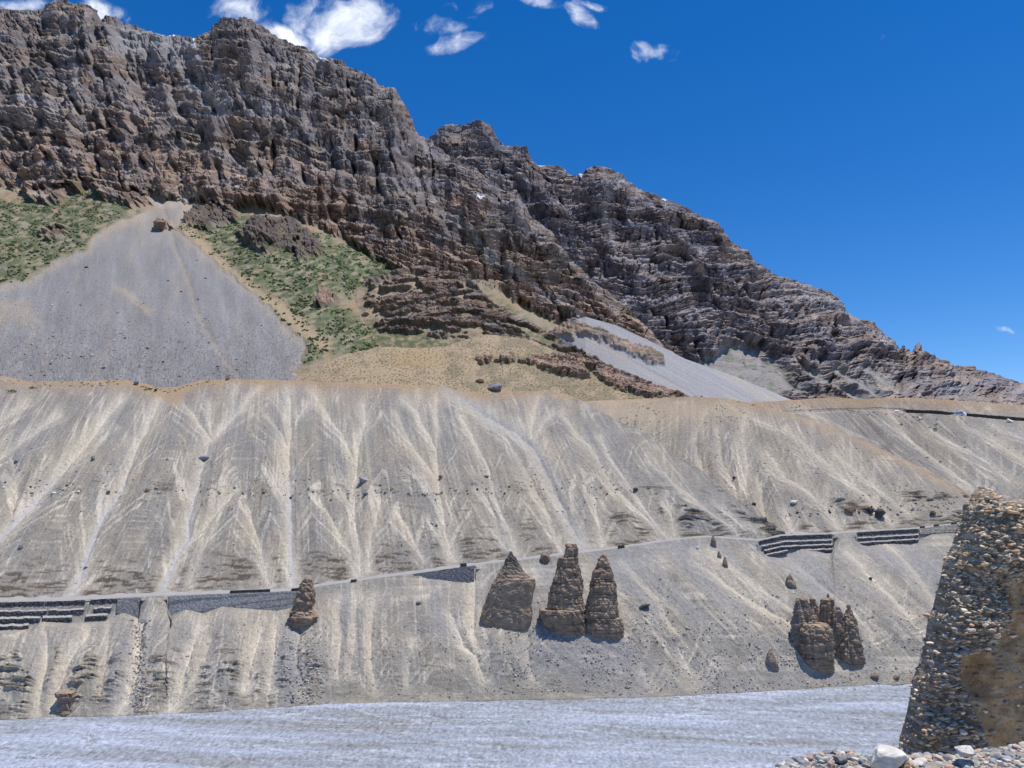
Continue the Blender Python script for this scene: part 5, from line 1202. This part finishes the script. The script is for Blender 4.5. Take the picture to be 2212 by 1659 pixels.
for s_ in (-1, 1):
    prism('side_window', [(-1.0, 1.10), (-.50, 1.52), (.35, 1.55), (.35, 1.12)], s_ * .905 - .02, s_ * .905 + .02, M_glass, car, 0, None).location = (0, -s_ * .09, 0)
    prism('side_window', [(.45, 1.12), (.45, 1.55), (1.5, 1.55), (1.9, 1.14)], s_ * .905 - .02, s_ * .905 + .02, M_glass, car, 0, None).location = (0, -s_ * .09, 0)
    prism('roof_rail', [(-.3, 1.72), (-.25, 1.77), (1.5, 1.77), (1.55, 1.72)], s_ * .66 - .02, s_ * .66 + .02, M_trim, car)
    prism('headlight', [(-2.34, .70), (-2.22, .86), (-1.95, .90), (-2.1, .72)], s_ * .78 - .15, s_ * .78 + .15, M_lamp, car)
    prism('taillight', [(2.27, .80), (2.22, 1.08), (2.08, 1.05), (2.14, .80)], s_ * .80 - .13, s_ * .80 + .13, M_red, car)
    for wx_ in (-1.42, 1.38):
        w_ = empty('wheel', (wx_, s_ * .84, .34)); w_.parent = car
        for nm, r_, wd_, m_ in (('tyre', .36, .24, M_tyre), ('rim', .23, .26, M_rim)):
            pr = [(r_ * math.cos(k * math.pi / 10), r_ * math.sin(k * math.pi / 10)) for k in range(20)]
            prism(nm, pr, -wd_ / 2, wd_ / 2, m_, w_, .02)
prism('windscreen', [(-1.24, 1.10), (-1.20, 1.13), (-.56, 1.64), (-.60, 1.60)], -.72, .72, M_glass, car).location = (-.02, 0, .02)
prism('bumper', [(-2.38, .38), (-2.38, .62), (-2.28, .64), (-2.28, .36)], -.85, .85, M_trim, car)

# ------------------------------------------------------------------ pebbly pillar in the right foreground
PD = 14.0
EL = [(1049.6, 2116), (1056, 2108), (1069, 2098), (1083, 2093), (1095, 2079), (1124, 2077), (1140, 2066), (1171, 2058), (1193, 2049), (1216, 2037), (1242, 2033), (1265, 2026), (1293, 2019), (1314, 2015), (1330, 2004), (1354, 2002), (1395, 1996), (1429, 1986), (1470, 1970), (1512, 1964), (1549, 1956), (1594, 1943), (1632, 1940), (1760, 1925), (1900, 1910)]
TPp = [(2116, 1049.6), (2129, 1058), (2147, 1070), (2166, 1082), (2186, 1081), (2206, 1077), (2214, 1071), (2235, 1050), (2262, 1012), (2290, 1030), (2330, 1080), (2400, 1160)]
XR = 2420.
nu, nv = 300, 460
vv = np.linspace(0, 1, nv)[:, None]; uu = np.linspace(0, 1, nu)[None]
yrow = 1049.6 + (1900 - 1049.6) * vv
xl_ = np.interp(yrow, [e[0] for e in EL], [e[1] for e in EL]) + 4.5 * fbm(yrow / 22, yrow * 0, 5, 12, .6)
xg = xl_ + (XR - xl_) * uu
yg = np.maximum(yrow + 0 * uu, pl(TPp, xg) + 0 * yrow)
ylift = pl(TPp, xg)
yg = ylift + (1900 - ylift) * ((yrow - 1049.6) / (1900 - 1049.6))
xl2 = np.interp(yg, [e[0] for e in EL], [e[1] for e in EL]); xg = np.maximum(xg, xl2)
dl = np.clip((xg - xl2) / 1598. * PD, 0, None); dtp_ = np.clip((yg - ylift) / 1598. * PD, 0, None)
R1, R2 = .95, .7
bul = R1 * (1 - np.sqrt(np.clip(1 - (1 - np.clip(dl / R1, 0, 1)) ** 2, 0, 1))) + R2 * (1 - np.sqrt(np.clip(1 - (1 - np.clip(dtp_ / R2, 0, 1)) ** 2, 0, 1)))
bpoly = [(2225, 1225), (2180, 1258), (2166, 1300), (2168, 1345), (2125, 1405), (2075, 1408), (2065, 1440), (2080, 1497), (2095, 1542), (2112, 1583), (2137, 1625), (2137, 1950), (2500, 1950), (2500, 1200)]
xg = xg.astype(np.float32); yg = yg.astype(np.float32)
bs_ = poly_sd(xg, yg, bpoly) + 9 * fbm(xg / 14, yg / 11, 5, 21, .65)
brm = sstep(-1.2, 1.2, bs_)
P0 = ray(xg, yg) * PD
Pf = P0 * (1 + bul / PD)[..., None]
Xw, Zw = Pf[..., 0], Pf[..., 2]
reld = .34 * fbm(Xw * 1.2, Zw * 1.0, 3, 22) + (1 - brm) * (.16 * ridged(Xw * 2.2, Zw * 1.4, 3, 33) + .12 * ridged(Xw * 3, Zw * 6, 3, 23) + .05 * fbm(Xw * 14, Zw * 18, 3, 24)) + brm * (-.16 + .025 * fbm(Xw * 6, Zw * 14, 4, 25))
edge = np.minimum(1, np.minimum(np.arange(nu)[None] / 4., np.arange(nv)[:, None] / 4.))
Pf[..., 1] -= reld * edge
pc = mixc3(np.broadcast_to(C(.22, .175, .12), P0.shape), C(.44, .395, .32), sstep(-.2, .4, fbm(Xw * 9, Zw * 11, 4, 26)))
bc_ = mixc3(np.broadcast_to(C(.36, .25, .14), P0.shape), C(.44, .325, .20), sstep(-.2, .35, fbm(Xw * 2.3, Zw * 5.1, 4, 27)))
bc_ = mixc3(bc_, C(.085, .06, .035), sstep(.28, .5, fbm(Xw * 5, Zw * 13, 3, 28)) * .8)
bc_ = bc_ * (1 + .12 * fbm(Xw * 30, Zw * 30, 2, 29) + .10 * fbm(Xw * 7, Zw * .8, 2, 30))[..., None]
pc = pc * (1 - brm[..., None]) + bc_ * brm[..., None]
Bk = P0 * (1 + (3.6 - bul * .8) / PD)[..., None]; Bk[..., 0] += .35; Bk[..., 2] -= .25
M_cong = vmat('conglomerate', (5.0, 22.0), (.05, .015), contrast=.2)
cpl = empty('conglomerate_pillar', (6.5, PD, -5))
cpl['label'] = 'tall foreground pillar of pebbles cemented in brown silt at the right edge'; cpl['category'] = 'rock pillar'; cpl['kind'] = 'thing'
i_f = np.arange(nv * nu).reshape(nv, nu); i_b = i_f + nv * nu
fq = [grid_faces(nv, nu), grid_faces(nv, nu)[:, ::-1] + nv * nu]
fq.append(np.stack([i_f[:-1, 0], i_f[1:, 0], i_b[1:, 0], i_b[:-1, 0]], -1)); fq.append(np.stack([i_f[0, :-1], i_b[0, :-1], i_b[0, 1:], i_f[0, 1:]], -1)); fq.append(np.stack([i_f[:-1, -1], i_b[:-1, -1], i_b[1:, -1], i_f[1:, -1]], -1))
off_ = np.array([6.5, PD, -5])
core = mesh_np('silt_core', np.concatenate([Pf.reshape(-1, 3), Bk.reshape(-1, 3)]) - off_, np.concatenate(fq), M_cong, np.concatenate([pc.reshape(-1, 3), pc.reshape(-1, 3)]), False, cpl)
rp_ = np.random.RandomState(5)
PAL2 = np.array([(.26, .26, .265), (.20, .205, .22), (.33, .32, .30), (.42, .40, .36), (.36, .29, .21), (.17, .17, .17), (.47, .45, .42), (.30, .31, .28), (.36, .25, .19), (.28, .25, .22), (.14, .15, .175)])
def pebs(n, smin, smax, pw, dens, mn=0):
    a = rp_.randint(2, nv - 4, n * 4); b = rp_.randint(mn, nu - 2, n * 4); 
    ok = (yg[a, b] < 1700) & (xg[a, b] < 2300) & (rp_.rand(n * 4) < dens(brm[a, b], xg[a, b], yg[a, b]))
    a, b = a[ok][:n], b[ok][:n]; s = smin + (smax - smin) * rp_.rand(len(a)) ** pw
    return Pf[a, b] - off_, s
p_, s_ = pebs(8000, .012, .066, 2.6, lambda m, x, y: np.where(m > .5, .012, .12 + .8 * sstep(-.18, .22, fbm(x / 22, y / 12, 4, 31))))
p2, s2 = pebs(900, .02, .07, 1.6, lambda m, x, y: (x - np.interp(y, [e[0] for e in EL], [e[1] for e in EL]) < 8) * 1.)
p_ = np.concatenate([p_, p2]); s_ = np.concatenate([s_, s2]); p_[:, 1] -= s_ * .25
o = stones_mesh('pebbles', p_, s_, np.minimum(PAL2[rp_.randint(0, 11, len(s_))] * np.array((1.62, 1.42, 1.14)) * rp_.uniform(.8, 1.2, (len(s_), 1)), .8), M_stone_n, .52, 7, cpl, align=True)
o['kind'] = 'stuff'
BIG = [(2087, 1092, 16, 11, 10), (2002, 1329, 18, 9, 8), (2178, 1105, 38, 10, 4), (2150, 1088, 14, 7, 1), (2134, 1075, 14, 6, 2), (2070, 1150, 7, 6, 8), (2098, 1107, 10, 8, 3), (2089, 1241, 9, 6, 6), (2145, 1225, 13, 8, 3), (2046, 1220, 11, 4, 1), (2040, 1242, 16, 3, 3), (2026, 1261, 9, 5, 10), (2100, 1288, 17, 5, 3), (2127, 1258, 12, 8, 2),
       (2080, 1318, 15, 8, 3), (2128, 1350, 13, 8, 3), (2099, 1350, 12, 6, 8), (2133, 1345, 15, 7, 0), (2170, 1328, 16, 9, 0), (2153, 1357, 16, 9, 6), (2143, 1373, 10, 6, 6), (2188, 1374, 16, 8, 6), (2196, 1410, 14, 6, 8), (2081, 1408, 18, 12, 10), (2062, 1360, 13, 8, 1), (2008, 1389, 16, 6, 3), (1996, 1381, 8, 9, 1), (1990, 1415, 13, 6, 6), (2020, 1407, 12, 6, 2), (2012, 1432, 14, 14, 1),
       (2026, 1411, 10, 5, 3), (1970, 1472, 11, 8, 8), (1978, 1491, 10, 6, 6), (2104, 1481, 18, 4, 8), (2203, 1482, 9, 6, 6), (2137, 1400, 9, 4, 3), (1984, 1531, 6, 5, 6), (1996, 1578, 11, 6, 8), (2078, 1581, 17, 11, 6), (2101, 1578, 15, 6, 8), (2110, 1593, 9, 9, 6), (2056, 1503, 16, 7, 0), (2080, 1540, 10, 6, 6), (2199, 1524, 6, 5, 6), (1960, 1620, 8, 6, 3), (2040, 1455, 10, 6, 5), (2116, 1320, 10, 5, 8), (2060, 1280, 11, 5, 3), (2195, 1190, 16, 6, 4), (2170, 1160, 14, 6, 0), (2120, 1180, 12, 5, 6), (2150, 1195, 13, 5, 5), (2190, 1140, 14, 6, 2), (2085, 1200, 10, 5, 4)]
bt = [rockshape(300 + k, 3, 8, .03) for k in range(6)]
for k, (x, y, w, h, pi_) in enumerate(BIG):
    d2_ = (xg - x) ** 2 + (yg - y) ** 2; a, b = np.unravel_index(np.argmin(d2_), d2_.shape)
    V, Fc = bt[k % 6]; s = PD / 1598.; c = ray(x, y) * Pf[a, b][1]
    V = V * np.array([w * .52 * s, w * .42 * s, h * .55 * s]); V = V + V[:, :1] * np.array([0, 0, rp_.uniform(-.2, .2)])
    mesh_np('embedded_stone', V + c - np.array([0, w * .12 * s, 0]) - off_, Fc, M_stone_n, np.broadcast_to(PAL2[pi_] * np.array((1.6, 1.45, 1.25)) * rp_.uniform(.9, 1.15), V.shape), True, cpl)

# ------------------------------------------------------------------ gravel bank under the camera
LIP = [(1500, 1760), (1640, 1690), (1690, 1660), (1720, 1650), (1760, 1641), (1800, 1637), (1850, 1640), (1890, 1648), (1930, 1650), (1990, 1641), (2060, 1640), (2100, 1632), (2150, 1625), (2212, 1617), (2400, 1590)]
xs = np.concatenate([np.linspace(-60, -1.2, 60), np.linspace(-1.1, 6, 420)])
GZ = -1.72
lx = np.arange(1500, 2400, 3.); lr = ray(lx, pl(LIP, lx)); lp = lr * (GZ / lr[:, 2])[:, None]
ye = np.interp(xs, np.concatenate([[-60, .8], lp[:, 0], [8]]), np.concatenate([[4.2, 4.3], lp[:, 1], [lp[-1, 1]]]))
t1 = np.linspace(0, 1, 160)[:, None]
E = np.stack([xs, ye, np.full(len(xs), GZ)], -1)
B0 = E.copy(); B0[:, 1] = -6; B0[:, 2] = -1.7
F1 = E + np.array([0, .5, -.35]); F2 = E + np.array([0, 8, -7.]); F3 = E + np.array([0, 40, -37.5])
P = stack(xs, [(B0, 1), (E - np.array([0, 1.3, 0]), 8), (E, 90), (F1, 25), (F2, 20), (F3, 20)])
P[..., 2] += np.where(P[..., 1] > 2, .035 * fbm(P[..., 0] * 1.6, P[..., 1] * 1.6, 3, 71) + .018 * fbm(P[..., 0] * 9, P[..., 1] * 9, 3, 72), 0) * sstep(-1, .3, P[..., 0])[...]
gc_ = mixc3(np.broadcast_to(C(.30, .275, .23), P.shape), C(.21, .175, .13), sstep(-.2, .4, fbm(P[..., 0] * 3, P[..., 1] * 3, 4, 73)) * sstep(3.6, 2.2, P[..., 0]))
M_near = vmat('near_gravel', (14., 45.), (.02, .006), contrast=.2)
struct(grid('near_bank', P, gc_, M_near))
n_ = 5200
ii = rp_.randint(0, len(xs), n_); gx_ = rp_.uniform(.9, 4.6, n_); yy0 = np.interp(gx_, xs, ye); gy_ = yy0 - rp_.rand(n_) ** 1.6 * 1.0 + .05
gz_ = GZ + .035 * fbm(gx_ * 1.6, gy_ * 1.6, 3, 71); s_ = .008 + .028 * rp_.rand(n_) ** 3
pos_ = np.stack([gx_, gy_, gz_ + s_ * .2], -1)
cg = PAL2[rp_.randint(0, 11, n_)] * 1.25 * rp_.uniform(.85, 1.2, (n_, 1))
o = stones_mesh('gravel', pos_, s_, cg, M_stone_n, .6, 9, sub=2)
tag(o, 'coarse mixed grey tan and blue gravel on the near bank at the lower right', 'gravel', kind='stuff')
def near_rock(x, y, w, h, mat, lab, k):
    px = ray(x, y); yy_ = float(np.interp(px[0] * 5, xs, ye)) - .12; p = px * yy_; s = yy_ / 1598.
    o = bpy.data.objects.new('boulder', rock_data(mat, k, 3)); COL.objects.link(o); o.scale = (w * .80 * s, w * .55 * s, h * .60 * s); o.location = p; o.rotation_euler = (0, .12, .2 * k)
    for f in o.data.polygons: f.use_smooth = True
    tag(o, lab, 'boulder', 'boulders on the near bank')
near_rock(1914, 1643, 74, 46, 'white', 'big cream white boulder on the near bank below the pebbly pillar', 3)
near_rock(2082, 1622, 40, 24, 'white', 'rounded pale grey stone half hidden behind the near gravel edge', 5)
near_rock(1814, 1638, 36, 13, 'grey', 'low pale stone on the edge of the near gravel left of the white boulder', 6)
near_rock(1949, 1652, 26, 26, 'tan', 'tan wedge of stone touching the right side of the white boulder', 7)
